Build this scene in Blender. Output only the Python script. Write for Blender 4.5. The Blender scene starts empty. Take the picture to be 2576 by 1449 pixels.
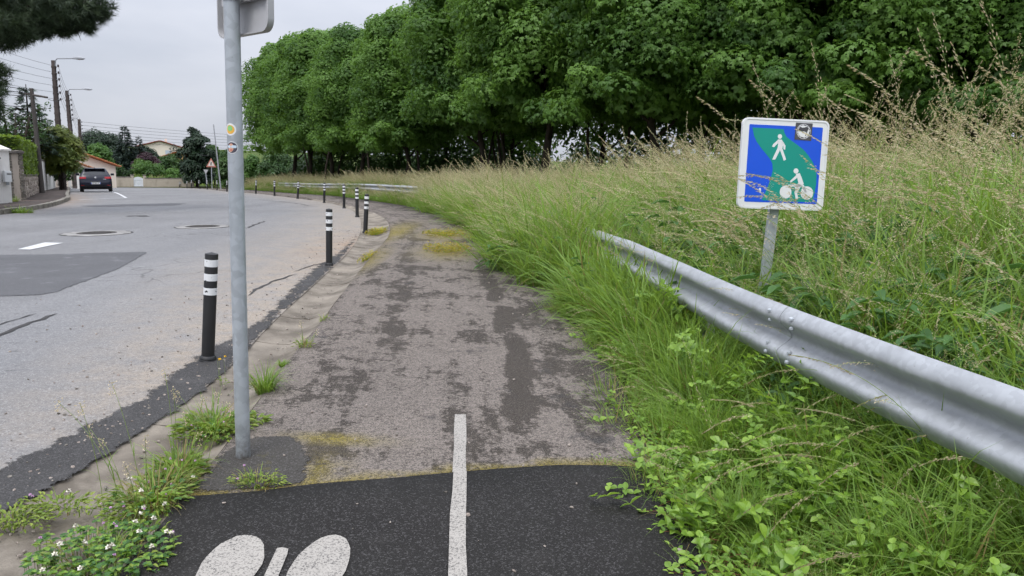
import bpy, bmesh, math, random
import numpy as np
from mathutils import Vector, Matrix
from mathutils.geometry import delaunay_2d_cdt

random.seed(7); RNG = np.random.default_rng(7)
SC = bpy.context.scene
COL = SC.collection
R_ = math.radians

# ------------------------------------------------------------------ camera
HC, FPX = 1.5, 1874.0            # eye height; focal length for a frame 2576 wide
PITCH, ROLL = R_(9.4), R_(2.0)
CF = Vector((0, math.cos(PITCH), -math.sin(PITCH)))
_u0 = Vector((0, math.sin(PITCH), math.cos(PITCH))); _r0 = Vector((1, 0, 0))
CU = _u0 * math.cos(ROLL) - _r0 * math.sin(ROLL)
CR = _r0 * math.cos(ROLL) + _u0 * math.sin(ROLL)
cam_d = bpy.data.cameras.new('camera'); cam = bpy.data.objects.new('camera', cam_d); COL.objects.link(cam)
cam.matrix_world = Matrix(((CR.x, CU.x, -CF.x, 0), (CR.y, CU.y, -CF.y, 0), (CR.z, CU.z, -CF.z, HC), (0, 0, 0, 1)))
cam_d.sensor_width = 36; cam_d.lens = 36 * FPX / 2576; cam_d.clip_end = 3000; cam_d.clip_start = 0.05
SC.camera = cam

# ------------------------------------------------------------------ sky, sun, exposure
SUN_EL, SUN_AZ = R_(58), R_(200)        # azimuth measured clockwise from +Y
world = bpy.data.worlds.new('World'); SC.world = world; world.use_nodes = True
nt = world.node_tree; nt.nodes.clear()
def wn(t, **kw):
    n = nt.nodes.new(t)
    for k, v in kw.items(): setattr(n, k, v)
    return n
wo = wn('ShaderNodeOutputWorld'); bg = wn('ShaderNodeBackground'); bg.inputs[1].default_value = 0.1
sky = wn('ShaderNodeTexSky', sky_type='NISHITA'); sky.sun_disc = False; sky.sun_elevation = SUN_EL; sky.sun_rotation = SUN_AZ
tc = wn('ShaderNodeTexCoord'); mp = wn('ShaderNodeMapping'); mp.inputs['Scale'].default_value = (1.0, 1.0, 3.2)
nz = wn('ShaderNodeTexNoise'); nz.inputs['Scale'].default_value = 2.3; nz.inputs['Detail'].default_value = 5; nz.inputs['Roughness'].default_value = .52
nt.links.new(tc.outputs['Generated'], mp.inputs[0]); nt.links.new(mp.outputs[0], nz.inputs[0])
rp = wn('ShaderNodeValToRGB'); nt.links.new(nz.outputs[0], rp.inputs[0])
rp.color_ramp.elements[0].position = .36; rp.color_ramp.elements[0].color = (3.58, 3.84, 4.48, 1)
rp.color_ramp.elements[1].position = .66; rp.color_ramp.elements[1].color = (4.85, 5.0, 5.55, 1)
# overcast cloud: brighter overhead than at the horizon, all round
sp = wn('ShaderNodeSeparateXYZ'); nt.links.new(tc.outputs['Generated'], sp.inputs[0])
m1 = wn('ShaderNodeMath', operation='MAXIMUM'); nt.links.new(sp.outputs[2], m1.inputs[0]); m1.inputs[1].default_value = 0
m2 = wn('ShaderNodeMath', operation='POWER'); nt.links.new(m1.outputs[0], m2.inputs[0]); m2.inputs[1].default_value = 1.5
m3 = wn('ShaderNodeMath', operation='MULTIPLY_ADD'); nt.links.new(m2.outputs[0], m3.inputs[0]); m3.inputs[1].default_value = 3.1; m3.inputs[2].default_value = 1.0
vm = wn('ShaderNodeVectorMath', operation='SCALE'); nt.links.new(rp.outputs[0], vm.inputs[0]); nt.links.new(m3.outputs[0], vm.inputs['Scale'])
mx = wn('ShaderNodeMix', data_type='RGBA'); mx.inputs[0].default_value = .93
nt.links.new(sky.outputs[0], mx.inputs[6]); nt.links.new(vm.outputs[0], mx.inputs[7])
nt.links.new(mx.outputs[2], bg.inputs[0]); nt.links.new(bg.outputs[0], wo.inputs[0])
sun_d = bpy.data.lights.new('sun', 'SUN'); sun_d.energy = 1.5; sun_d.angle = R_(25); sun_d.color = (1, .97, .92)
sun = bpy.data.objects.new('sun', sun_d); COL.objects.link(sun)
_sd = Vector((math.sin(SUN_AZ) * math.cos(SUN_EL), math.cos(SUN_AZ) * math.cos(SUN_EL), math.sin(SUN_EL)))
sun.rotation_euler = _sd.to_track_quat('Z', 'Y').to_euler()
sun.location = _sd * 50
SC.view_settings.view_transform = 'Standard'; SC.view_settings.look = 'None'
SC.view_settings.exposure = 0.5; SC.view_settings.gamma = 1; SC.view_settings.use_curve_mapping = False
SC.render.engine = 'CYCLES'; SC.cycles.max_bounces = 4; SC.cycles.transparent_max_bounces = 6
SC.cycles.diffuse_bounces = 2; SC.cycles.glossy_bounces = 1; SC.cycles.transmission_bounces = 2; SC.cycles.caustics_reflective = False; SC.cycles.caustics_refractive = False; SC.cycles.adaptive_threshold = .03

# ------------------------------------------------------------------ the lie of the land
YS = [-50, 0, 10, 15, 20, 25, 30, 35, 40, 45, 53, 63, 72, 84, 100, 115, 130, 170, 260, 700, 3000]
ZS = [0, 0, 0, 0, -.05, -.15, -.27, -.41, -.56, -.74, -1.08, -1.44, -1.80, -2.36, -3.1, -2.75, -2.1, 0, 3, 6, 6]
BOL = [(-2.22, 5.31), (-2.60, 10.45), (-3.10, 15.5), (-4.30, 20.4), (-5.80, 25.4), (-7.65, 30.0), (-10.05, 34.6), (-12.5, 38.9),
       (-15.3, 44.2), (-20.4, 53.0), (-23.4, 58.8), (-25.9, 63.0), (-28.9, 68.5), (-31.1, 72.0), (-36.8, 84.0), (-43.2, 96.4), (-44.9, 100.6)]
_bx = [-2.2, -2.2] + [b[0] for b in BOL] + [-50, -60]; _by = [-50, 0] + [b[1] for b in BOL] + [115, 3000]
_yf = np.linspace(-50, 3000, 30501)
_zf = np.interp(_yf, YS, ZS); _k = np.hanning(61); _k /= _k.sum()
_zf = np.convolve(np.pad(_zf, 30, mode='edge'), _k, 'valid')
def zg(x, y):
    x = np.asarray(x, float); y = np.asarray(y, float)
    left = np.maximum(0, np.interp(y, _by, _bx) - x)
    fade = np.clip((150 - y) / 60, 0, 1)
    return np.interp(y, _yf, _zf) - .03 * np.minimum(left, 18) * fade
def ray(px, py):
    d = CF * FPX + CR * (px - 1288) + CU * (724.5 - py); return d / d.y
def at(px, py, dz=0.0):
    """point of the ground (raised by dz) seen at a spot of the 2576 x 1449 photograph"""
    r = ray(px, py); ys = np.linspace(1, 160, 16000)
    i = int(np.argmax(HC + r.z * ys < zg(r.x * ys, ys) + dz)); y = ys[i]
    return (r.x * y, y)
def pt(px, py, y): r = ray(px, py); return Vector((r.x * y, y, HC + r.z * y))
def catmull(P, step):
    P = [np.array(p, float) for p in P]; out = []
    Q = [2 * P[0] - P[1]] + P + [2 * P[-1] - P[-2]]
    for i in range(1, len(Q) - 2):
        a, b, c, d = Q[i - 1:i + 3]; n = max(1, int(np.linalg.norm(c - b) / step))
        for k in range(n):
            t = k / n
            out.append(.5 * (2 * b + (c - a) * t + (2 * a - 5 * b + 4 * c - d) * t * t + (3 * b - a - 3 * c + d) * t ** 3))
    out.append(P[-1]); return np.array(out)
def pdist(x, y, L):
    """signed distance to a polyline, positive on its right-hand side"""
    x = np.asarray(x, float).ravel(); y = np.asarray(y, float).ravel()
    best = np.full(x.shape, 1e9); sg = np.zeros(x.shape); al = np.zeros(x.shape); s0 = 0
    for (ax, ay), (bx, by) in zip(L[:-1], L[1:]):
        dx, dy = bx - ax, by - ay; l = math.hypot(dx, dy) + 1e-9
        t = np.clip(((x - ax) * dx + (y - ay) * dy) / l / l, 0, 1)
        d = np.hypot(x - ax - t * dx, y - ay - t * dy); m = d < best
        best = np.where(m, d, best); sg = np.where(m, np.sign((x - ax) * dy - (y - ay) * dx), sg); al = np.where(m, s0 + t * l, al); s0 += l
    return best * sg, al
GUTL = [(-2.35, -4), (-2.2, 1), (-2.1, 2.86), (-2.03, 3.35), (-1.97, 4.39), (-2.02, 5.32), (-2.2, 6.86), (-2.42, 9.29), (-2.66, 11.77), (-3.12, 15.0), (-4.15, 20),
        (-5.55, 25), (-7.4, 29.8), (-9.75, 34.4), (-12.2, 38.7), (-15, 44), (-20.1, 52.8), (-25.6, 62.8), (-30.8, 71.8), (-36.5, 83.8), (-42.9, 96.2), (-45, 101.5)]
PATHL = [(-1.3, -4), (-1.33, 1), (-1.34, 2.41), (-1.37, 2.85), (-1.42, 3.48), (-1.52, 4.42), (-1.64, 5.59), (-1.72, 6.62), (-1.92, 8.6), (-2.2, 11.64), (-2.5, 14.94), (-3.1, 18.34),
         (-3.95, 21.6), (-5.25, 25.2), (-7.1, 30), (-9.45, 34.6), (-11.9, 38.9), (-14.7, 44.2), (-19.8, 53), (-25.3, 63), (-30.5, 72), (-36.2, 84), (-42.6, 96.4), (-44.6, 101.7)]
PATHR = [(.75, -4), (.75, 1), (.76, 2.53), (.78, 3.42), (.78, 4.28), (.75, 5.68), (.60, 7.6), (.27, 10.47), (-.30, 14.88), (-1.1, 19.34), (-2.4, 23.92), (-4.6, 29.86),
         (-7.7, 37.1), (-12.4, 47.6), (-18.4, 58.5), (-24, 69), (-31.5, 84), (-38.5, 97), (-41.5, 102)]
GUTL, PATHL, PATHR = (catmull(P, .4) for P in (GUTL, PATHL, PATHR))
def bank(x, y):
    d, _ = pdist(x, y, PATHR[::3]); t = np.clip(d / 2.4, 0, 1); u = np.clip((d - 1.6) / 4.5, 0, 1); s = .34 * t * t * (3 - 2 * t) + .22 * u * u * (3 - 2 * u)
    return (s * np.clip((110 - np.asarray(y, float).ravel()) / 30, 0, 1)).reshape(np.shape(x))
def zm(x, y): return zg(x, y) + bank(x, y)

# ------------------------------------------------------------------ material kit
class Mt:
    def __init__(s, name, rough=.8, spec=.3):
        s.m = bpy.data.materials.new(name); s.m.use_nodes = True; s.t = s.m.node_tree
        s.b = s.t.nodes['Principled BSDF']; s.out = s.t.nodes['Material Output']
        s.b.inputs['Roughness'].default_value = rough; s.b.inputs['Specular IOR Level'].default_value = spec
        s.c = s.t.nodes.new('ShaderNodeTexCoord')
    def N(s, typ, ins=None, **kw):
        n = s.t.nodes.new(typ)
        for k, v in kw.items(): setattr(n, k, v)
        for k, v in (ins or {}).items():
            if isinstance(v, bpy.types.NodeSocket): s.t.links.new(v, n.inputs[k])
            else: n.inputs[k].default_value = v
        return n
    def co(s, scale=(1, 1, 1), rot=(0, 0, 0), src='Object'):
        return s.N('ShaderNodeMapping', {0: s.c.outputs[src], 'Scale': scale, 'Rotation': rot}).outputs[0]
    def noise(s, scale, detail=3, rough=.55, co=None, dist=0):
        return s.N('ShaderNodeTexNoise', {0: co or s.c.outputs['Object'], 'Scale': scale, 'Detail': detail, 'Roughness': rough, 'Distortion': dist}).outputs[0]
    def voro(s, scale, co=None, out=0, feature='F1'):
        return s.N('ShaderNodeTexVoronoi', {0: co or s.c.outputs['Object'], 'Scale': scale}, feature=feature).outputs[out]
    def attr(s, name, out='Fac'): return s.N('ShaderNodeAttribute', attribute_name=name).outputs[out]
    def ramp(s, f, *st, interp='LINEAR'):
        n = s.N('ShaderNodeValToRGB', {0: f}); e = n.color_ramp.elements; n.color_ramp.interpolation = interp
        while len(e) < len(st): e.new(.5)
        for i, (p, c) in enumerate(st):
            e[i].position = p; e[i].color = (*c, 1) if hasattr(c, '__len__') else (c, c, c, 1)
        return n.outputs[0]
    def mix(s, f, a, b, mode='MIX'):
        n = s.N('ShaderNodeMix', data_type='RGBA', blend_type=mode)
        for i, v in ((0, f), (6, a), (7, b)):
            if isinstance(v, bpy.types.NodeSocket): s.t.links.new(v, n.inputs[i])
            elif i == 0: n.inputs[0].default_value = v
            else: n.inputs[i].default_value = (*v, 1)
        return n.outputs[2]
    def math(s, op, a, b=0.0, c=None, clamp=False):
        n = s.N('ShaderNodeMath', {0: a, 1: b}, operation=op); n.use_clamp = clamp
        if c is not None: n.inputs[2].default_value = c
        return n.outputs[0]
    def col(s, c):
        if isinstance(c, bpy.types.NodeSocket): s.t.links.new(c, s.b.inputs['Base Color'])
        else: s.b.inputs['Base Color'].default_value = (*c, 1)
        return s
    def rough(s, c): s.t.links.new(c, s.b.inputs['Roughness']); return s
    def bump(s, h, strength=.4, dist=.01):
        n = s.N('ShaderNodeBump', {'Height': h, 'Strength': strength, 'Distance': dist}); s.t.links.new(n.outputs[0], s.b.inputs['Normal']); return s
    def metal(s, v): s.b.inputs['Metallic'].default_value = v; return s
    def emit(s, c, k): s.b.inputs['Emission Color'].default_value = (*c, 1); s.b.inputs['Emission Strength'].default_value = k; return s
MATS = {}
def plain(name, c, rough=.6, spec=.3, var=.15, scale=6, bump=0, metal=0):
    if name in MATS: return MATS[name]
    m = Mt(name, rough, spec); n = m.noise(scale, 4)
    m.col(m.mix(n, tuple(v * (1 - var) for v in c), tuple(min(1, v * (1 + var)) for v in c))).metal(metal)
    if bump: m.bump(m.noise(scale * 8, 3), bump, .005)
    MATS[name] = m.m; return m.m
def leafmat(name, dark, light, trans=.25, rough=.5, obj_var=.3, hattr=None, spec=.35):
    m = Mt(name, rough, spec); r = m.attr('rnd')
    oi = m.N('ShaderNodeObjectInfo').outputs['Random']
    f = m.math('MULTIPLY_ADD', oi, obj_var, None); f.node.inputs[2].default_value = 0
    f2 = m.math('ADD', m.math('MULTIPLY', r, 1 - obj_var), f, clamp=True)
    c = m.mix(f2, dark, light)
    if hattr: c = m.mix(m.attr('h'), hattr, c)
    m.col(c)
    tr = m.N('ShaderNodeBsdfTranslucent', {0: m.mix(.35, c, (light[0] * 1.5, light[1] * 1.4, light[2] * .7))})
    ms = m.N('ShaderNodeMixShader', {0: trans, 1: m.b.outputs[0], 2: tr.outputs[0]})
    m.t.links.new(ms.outputs[0], m.out.inputs[0]); MATS[name] = m.m; return m.m

# --- surfaces
def road_mat():
    m = Mt('worn_road_asphalt', .85, .25)
    big = m.noise(.35, 4, .6); mid = m.noise(2.2, 5, .62, dist=.4); fine = m.math('ADD', m.math('MULTIPLY', m.noise(150, 2, .7), .6), m.math('MULTIPLY', m.noise(35, 3, .75), .4))
    stn = m.voro(120, out=1)
    c = m.mix(m.ramp(big, (.3, 0), (.7, 1)), (.178, .177, .179), (.240, .239, .242))
    # dark scuffs and shallow ravelled spots, drawn out across the lane
    sp_ = m.noise(1.0, 4, .62, co=m.co((3.6, 11, 1), (0, 0, R_(-14))), dist=.5)
    c = m.mix(m.ramp(sp_, (.635, 0), (.665, .85)), c, (.095, .094, .096))
    tt = m.noise(1.0, 4, .6, co=m.co((.9, .045, 1), (0, 0, R_(8)))); c = m.mix(m.ramp(tt, (.38, .35), (.62, 0)), c, (.135, .134, .136))
    c = m.mix(m.ramp(mid, (.62, 0), (.75, .35)), c, (.29, .285, .275))
    sand = m.attr('sand'); sn = m.noise(3.5, 5, .65)
    sf = m.math('MULTIPLY', sand, m.ramp(sn, (.3, .25), (.62, 1)))
    c = m.mix(sf, c, (.31, .262, .21))
    org = m.attr('rust'); c = m.mix(m.math('MULTIPLY', org, m.ramp(m.noise(2.2, 4), (.35, .2), (.65, 1))), c, (.30, .205, .13))
    c = m.mix(m.ramp(fine, (.42, .5), (.54, 0)), c, (.06, .06, .062))
    c = m.mix(m.ramp(m.N('ShaderNodeSeparateColor', {0: stn}).outputs[0], (.86, 0), (.93, .5)), c, (.36, .35, .34))
    cr = m.voro(.55, co=m.N('ShaderNodeMapping', {0: m.N('ShaderNodeVectorMath', {0: m.c.outputs['Object'], 1: m.N('ShaderNodeTexNoise', {0: m.c.outputs['Object'], 'Scale': 1.3}).outputs[1]}, operation='ADD').outputs[0]}).outputs[0], feature='DISTANCE_TO_EDGE')
    ck = m.math('MULTIPLY', m.ramp(cr, (.004, 1), (.012, 0)), m.ramp(m.noise(.25, 2), (.56, 0), (.62, .55)))
    c = m.mix(ck, c, (.06, .058, .055))
    m.col(c).bump(m.math('ADD', m.math('MULTIPLY', fine, 1.0), m.math('MULTIPLY', sp_, -.6)), .55, .006)
    return m.m
def path_mat():
    m = Mt('weathered_path_asphalt', .9, .2)
    s, v = m.attr('along'), m.attr('across')
    co = m.N('ShaderNodeCombineXYZ', {0: m.math('MULTIPLY', s, .8), 1: v}).outputs[0]
    a = m.noise(1.9, 8, .72, co=co, dist=.25); b = m.noise(9, 5, .75, co=co); g1 = m.noise(38, 3, .75); fine = m.noise(130, 2, .75); grit = m.noise(330, 1, .5)
    st = m.noise(1.0, 5, .65, co=m.N('ShaderNodeCombineXYZ', {0: m.math('MULTIPLY', s, .35), 1: m.math('MULTIPLY', v, 7.0)}).outputs[0])
    a = m.math('ADD', m.math('MULTIPLY', a, .72), m.math('MULTIPLY', st, .28))
    f = m.math('ADD', m.math('MULTIPLY', a, .62), m.math('ADD', m.math('MULTIPLY', b, .24), m.math('MULTIPLY', g1, .14)))
    # brown wheel track and mossy dirt towards the verge
    edge = m.math('MULTIPLY', m.attr('verge'), .055); trk = m.math('MULTIPLY', m.attr('track'), .16)
    f = m.math('SUBTRACT', m.math('SUBTRACT', f, edge), trk)
    worn = m.mix(m.noise(2.5, 3), (.188, .160, .139), (.256, .220, .193)); dirt = m.mix(m.noise(.9, 4), (.040, .033, .027), (.074, .061, .050))
    c = m.mix(m.ramp(f, (.456, 0), (.474, .5), (.494, 1)), dirt, worn)
    c = m.mix(m.ramp(m.noise(2.3, 6, .72, co=co), (.60, 0), (.66, .8)), c, (.042, .041, .042))
    c = m.mix(m.math('MULTIPLY', m.attr('moss'), m.ramp(m.noise(9, 5, .7), (.33, 0), (.47, .97))), c, (.25, .20, .03))
    c = m.mix(m.ramp(g1, (.36, .5), (.5, 0)), c, (.04, .034, .03))
    c = m.mix(m.ramp(fine, (.40, .75), (.55, 0)), c, (.026, .022, .019))
    c = m.mix(m.ramp(grit, (.60, 0), (.70, .5)), c, (.36, .33, .30))
    m.col(c).bump(m.math('ADD', fine, m.math('MULTIPLY', g1, 1.0)), .8, .008); return m.m
def tar_mat(name, base, speck=.35, moss=False, ragged=0, spec=.25):
    m = Mt(name, .8, spec)
    fine = m.noise(170, 2, .7); vo = m.voro(150, out=1); big = m.noise(1.6, 4)
    c = m.mix(big, tuple(v * .8 for v in base), tuple(v * 1.35 for v in base))
    c = m.mix(m.ramp(m.N('ShaderNodeSeparateColor', {0: vo}).outputs[0], (.72, 0), (.95, speck)), c, (.26, .25, .25))
    c = m.mix(m.ramp(fine, (.36, .7), (.55, 0)), c, tuple(v * .35 for v in base))
    c = m.mix(m.ramp(m.noise(3, 4), (.60, 0), (.75, .3)), c, tuple(v * 3 for v in base))
    if moss: c = m.mix(m.ramp(m.noise(7, 5, .7), (.60, 0), (.72, .8)), c, (.10, .09, .02))
    m.col(c).bump(fine, .8, .006)
    if ragged:                                   # the patch wears out towards its rim: grains let the older surface show
        e = m.math('ADD', m.math('SUBTRACT', m.attr('edge'), m.attr('fade')), m.math('MULTIPLY', m.math('SUBTRACT', m.math('ADD', m.math('MULTIPLY', m.noise(6, 5, .7), .7), m.math('MULTIPLY', m.noise(60, 2), .3)), .5), ragged))
        a = m.ramp(e, (.42, 0), (.58, 1)); tr = m.N('ShaderNodeBsdfTransparent'); ms = m.N('ShaderNodeMixShader', {0: a, 1: tr.outputs[0], 2: m.b.outputs[0]}); m.t.links.new(ms.outputs[0], m.out.inputs[0])
    return m.m
def paint_mat(name='worn_white_road_paint', c=(.375, .350, .315), hole=.95):
    m = Mt(name, .7, .3); f = m.noise(120, 3, .75); g = m.noise(9, 4)
    k = m.math('MULTIPLY', m.ramp(f, (.38, 1), (.50, 0)), m.ramp(g, (.3, hole * 1.3), (.7, hole * .6)))
    cc = m.mix(k, m.mix(g, tuple(v * .82 for v in c), c), (.09, .085, .08)); m.col(cc).bump(f, .6, .004); return m.m
def concrete_mat(name, c, dirty=(.12, .10, .08), sc=4):
    m = Mt(name, .9, .2); a = m.noise(sc, 5, .65); f = m.noise(160, 2, .7)
    cc = m.mix(m.ramp(a, (.40, .85), (.64, .05)), c, dirty); cc = m.mix(m.ramp(f, (.35, .45), (.55, 0)), cc, tuple(v * .45 for v in c))
    cc = m.mix(m.ramp(m.noise(1.1, 3), (.5, 0), (.7, .5)), cc, tuple(min(1, v * 1.25) for v in c)); m.col(cc).bump(f, .5, .005); return m.m
def wall_mat(name, c, sc=2.0, stain=.5):
    m = Mt(name, .92, .15); a = m.noise(sc, 5, .65, co=m.co((1, 1, .35))); z = m.noise(30, 3)
    cc = m.mix(m.ramp(a, (.52, 0), (.72, stain)), c, tuple(v * .55 for v in c)); m.col(cc).bump(z, .3, .006); return m.m
def stone_mat(name, c1, c2):
    m = Mt(name, .95, .15); oi = m.N('ShaderNodeObjectInfo').outputs['Random']; a = m.noise(8, 5, .65)
    cc = m.mix(oi, c1, c2); cc = m.mix(m.ramp(a, (.45, .7), (.62, 0)), cc, tuple(v * .4 for v in c1)); m.col(cc).bump(a, .8, .02); return m.m
def galv_mat(name, c=(.40, .43, .46), metal=.35, rough=.5, sc=30, grime=False):
    m = Mt(name, rough, .5); v = m.voro(sc, out=1); a = m.noise(5, 4, co=m.co((1, 1, .3))); s = m.N('ShaderNodeSeparateColor', {0: v}).outputs[0]
    cc = m.mix(s, tuple(x * .9 for x in c), tuple(min(1, x * 1.1) for x in c)); cc = m.mix(m.ramp(a, (.5, 0), (.75, .45)), cc, tuple(x * .62 for x in c))
    cc = m.mix(m.ramp(m.noise(60, 2), (.70, 0), (.78, .6)), cc, (.2, .19, .18))
    if grime:                                    # splashed dirt near the foot and a few scrapes
        z = m.N('ShaderNodeSeparateXYZ', {0: m.c.outputs['Object']}).outputs[2]; cc = m.mix(m.math('MULTIPLY', m.ramp(z, (0, 1), (.22, .0)), m.ramp(m.noise(22, 4, .7), (.35, .2), (.6, .95))), cc, (.085, .072, .058))
        cc = m.mix(m.ramp(m.noise(9, 4, .7, co=m.co((4, 4, 60))), (.70, 0), (.74, .6)), cc, (.16, .17, .18))
    m.col(cc).metal(metal); m.rough(m.ramp(s, (0, rough - .08), (1, rough + .1))); return m.m
def bark_mat(name, c):
    m = Mt(name, .95, .1); a = m.noise(7, 5, .7, co=m.co((3, 3, .5))); m.col(m.mix(a, tuple(v * .4 for v in c), tuple(v * 1.5 for v in c))).bump(a, .9, .03); return m.m
def soil_mat():
    m = Mt('soil_and_turf', 1, .1); g = m.attr('green'); a = m.noise(.6, 5, .65); f = m.noise(14, 4, .7)
    soil = m.mix(f, (.028, .022, .015), (.085, .066, .042)); turf = m.mix(m.ramp(a, (.35, 0), (.65, 1)), (.05, .095, .022), (.125, .15, .045))
    turf = m.mix(m.ramp(f, (.35, .6), (.6, 0)), turf, (.03, .05, .014))
    m.col(m.mix(g, soil, turf)).bump(f, 1, .05); return m.m
def roof_mat(name, c):
    m = Mt(name, .85, .2); w = m.N('ShaderNodeTexWave', {0: m.co((1, 1, 1)), 'Scale': 3.2, 'Distortion': .3}, bands_direction='X').outputs[0]; a = m.noise(3, 4)
    m.col(m.mix(a, tuple(v * .7 for v in c), c)).bump(w, .6, .04); return m.m
M = dict(
    road=road_mat(), path=path_mat(), newtar=tar_mat('fresh_dark_asphalt', (.0235, .0220, .0208), .20, spec=.15), band=tar_mat('dark_asphalt_band', (.050, .048, .047), .25, False, 2.2), seam=tar_mat('tar_seam', (.05, .048, .047), .2),
    patch=tar_mat('road_repair_asphalt', (.105, .105, .110), .2, False, 1.5), base=tar_mat('mossy_dark_asphalt', (.056, .051, .045), .25, True, 2.2), paint=paint_mat(), paint2=paint_mat('white_road_paint', (.62, .62, .62), .3),
    gutter=concrete_mat('gutter_concrete', (.265, .232, .190), (.095, .080, .064), 2.6), kerb=concrete_mat('kerb_concrete', (.27, .25, .215), (.12, .11, .09)),
    pave=concrete_mat('red_brown_pavement', (.115, .088, .076), (.055, .047, .042), 1.5), render=wall_mat('white_render', (.80, .78, .75)),
    rubble=wall_mat('rubble_render', (.46, .40, .345), 5, .6), farwall=wall_mat('old_cream_render', (.44, .39, .32), 1.2, .6),
    cream=wall_mat('cream_house_render', (.74, .66, .57), 1, .15), stone=stone_mat('grey_stone', (.16, .145, .125), (.34, .31, .27)), rub=stone_mat('pale_rubble_stone', (.36, .30, .26), (.50, .44, .38)),
    cap=concrete_mat('coping_concrete', (.22, .20, .18), (.09, .08, .075)), galv=galv_mat('galvanised_steel'), rail=galv_mat('guard_rail_zinc', (.385, .40, .42), .25, .52, 40), polezinc=galv_mat('pole_zinc', grime=True),
    poleconc=concrete_mat('utility_pole_concrete', (.115, .095, .088), (.05, .042, .04), 3), wood=bark_mat('weathered_pole_wood', (.10, .09, .085)),
    bark=bark_mat('tree_bark', (.055, .045, .036)), darkbark=bark_mat('dark_bark', (.04, .032, .027)), soil=soil_mat(), rooforange=roof_mat('orange_roof_tiles', (.50, .20, .10)), roofred=roof_mat('red_roof_tiles', (.42, .13, .085)),
    lamp=plain('lamp_grey', (.30, .31, .33), .45), black=plain('black_plastic', (.016, .016, .017), .5, .4, .25), white=plain('white_enamel', (.72, .73, .74), .35, .4, .04),
    backgrey=plain('sign_back_grey', (.40, .40, .41), .45, .4, .12), wire=plain('wire_black', (.03, .03, .035), .6), ceramic=plain('insulator_ceramic', (.06, .05, .055), .3),
    iron=concrete_mat('cast_iron', (.10, .095, .09), (.045, .04, .038), 12), collar=concrete_mat('manhole_collar_concrete', (.33, .32, .305), (.2, .19, .18)),
)
def band_mat():
    m = Mt('scuffed_white_band', .5, .4); a = m.noise(28, 3, .6, co=m.co((1, 1, 1))); m.col(m.mix(m.ramp(a, (.36, 1), (.40, 0)), (.68, .69, .70), (.05, .05, .05))); return m.m
M['band_white'] = band_mat()

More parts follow.
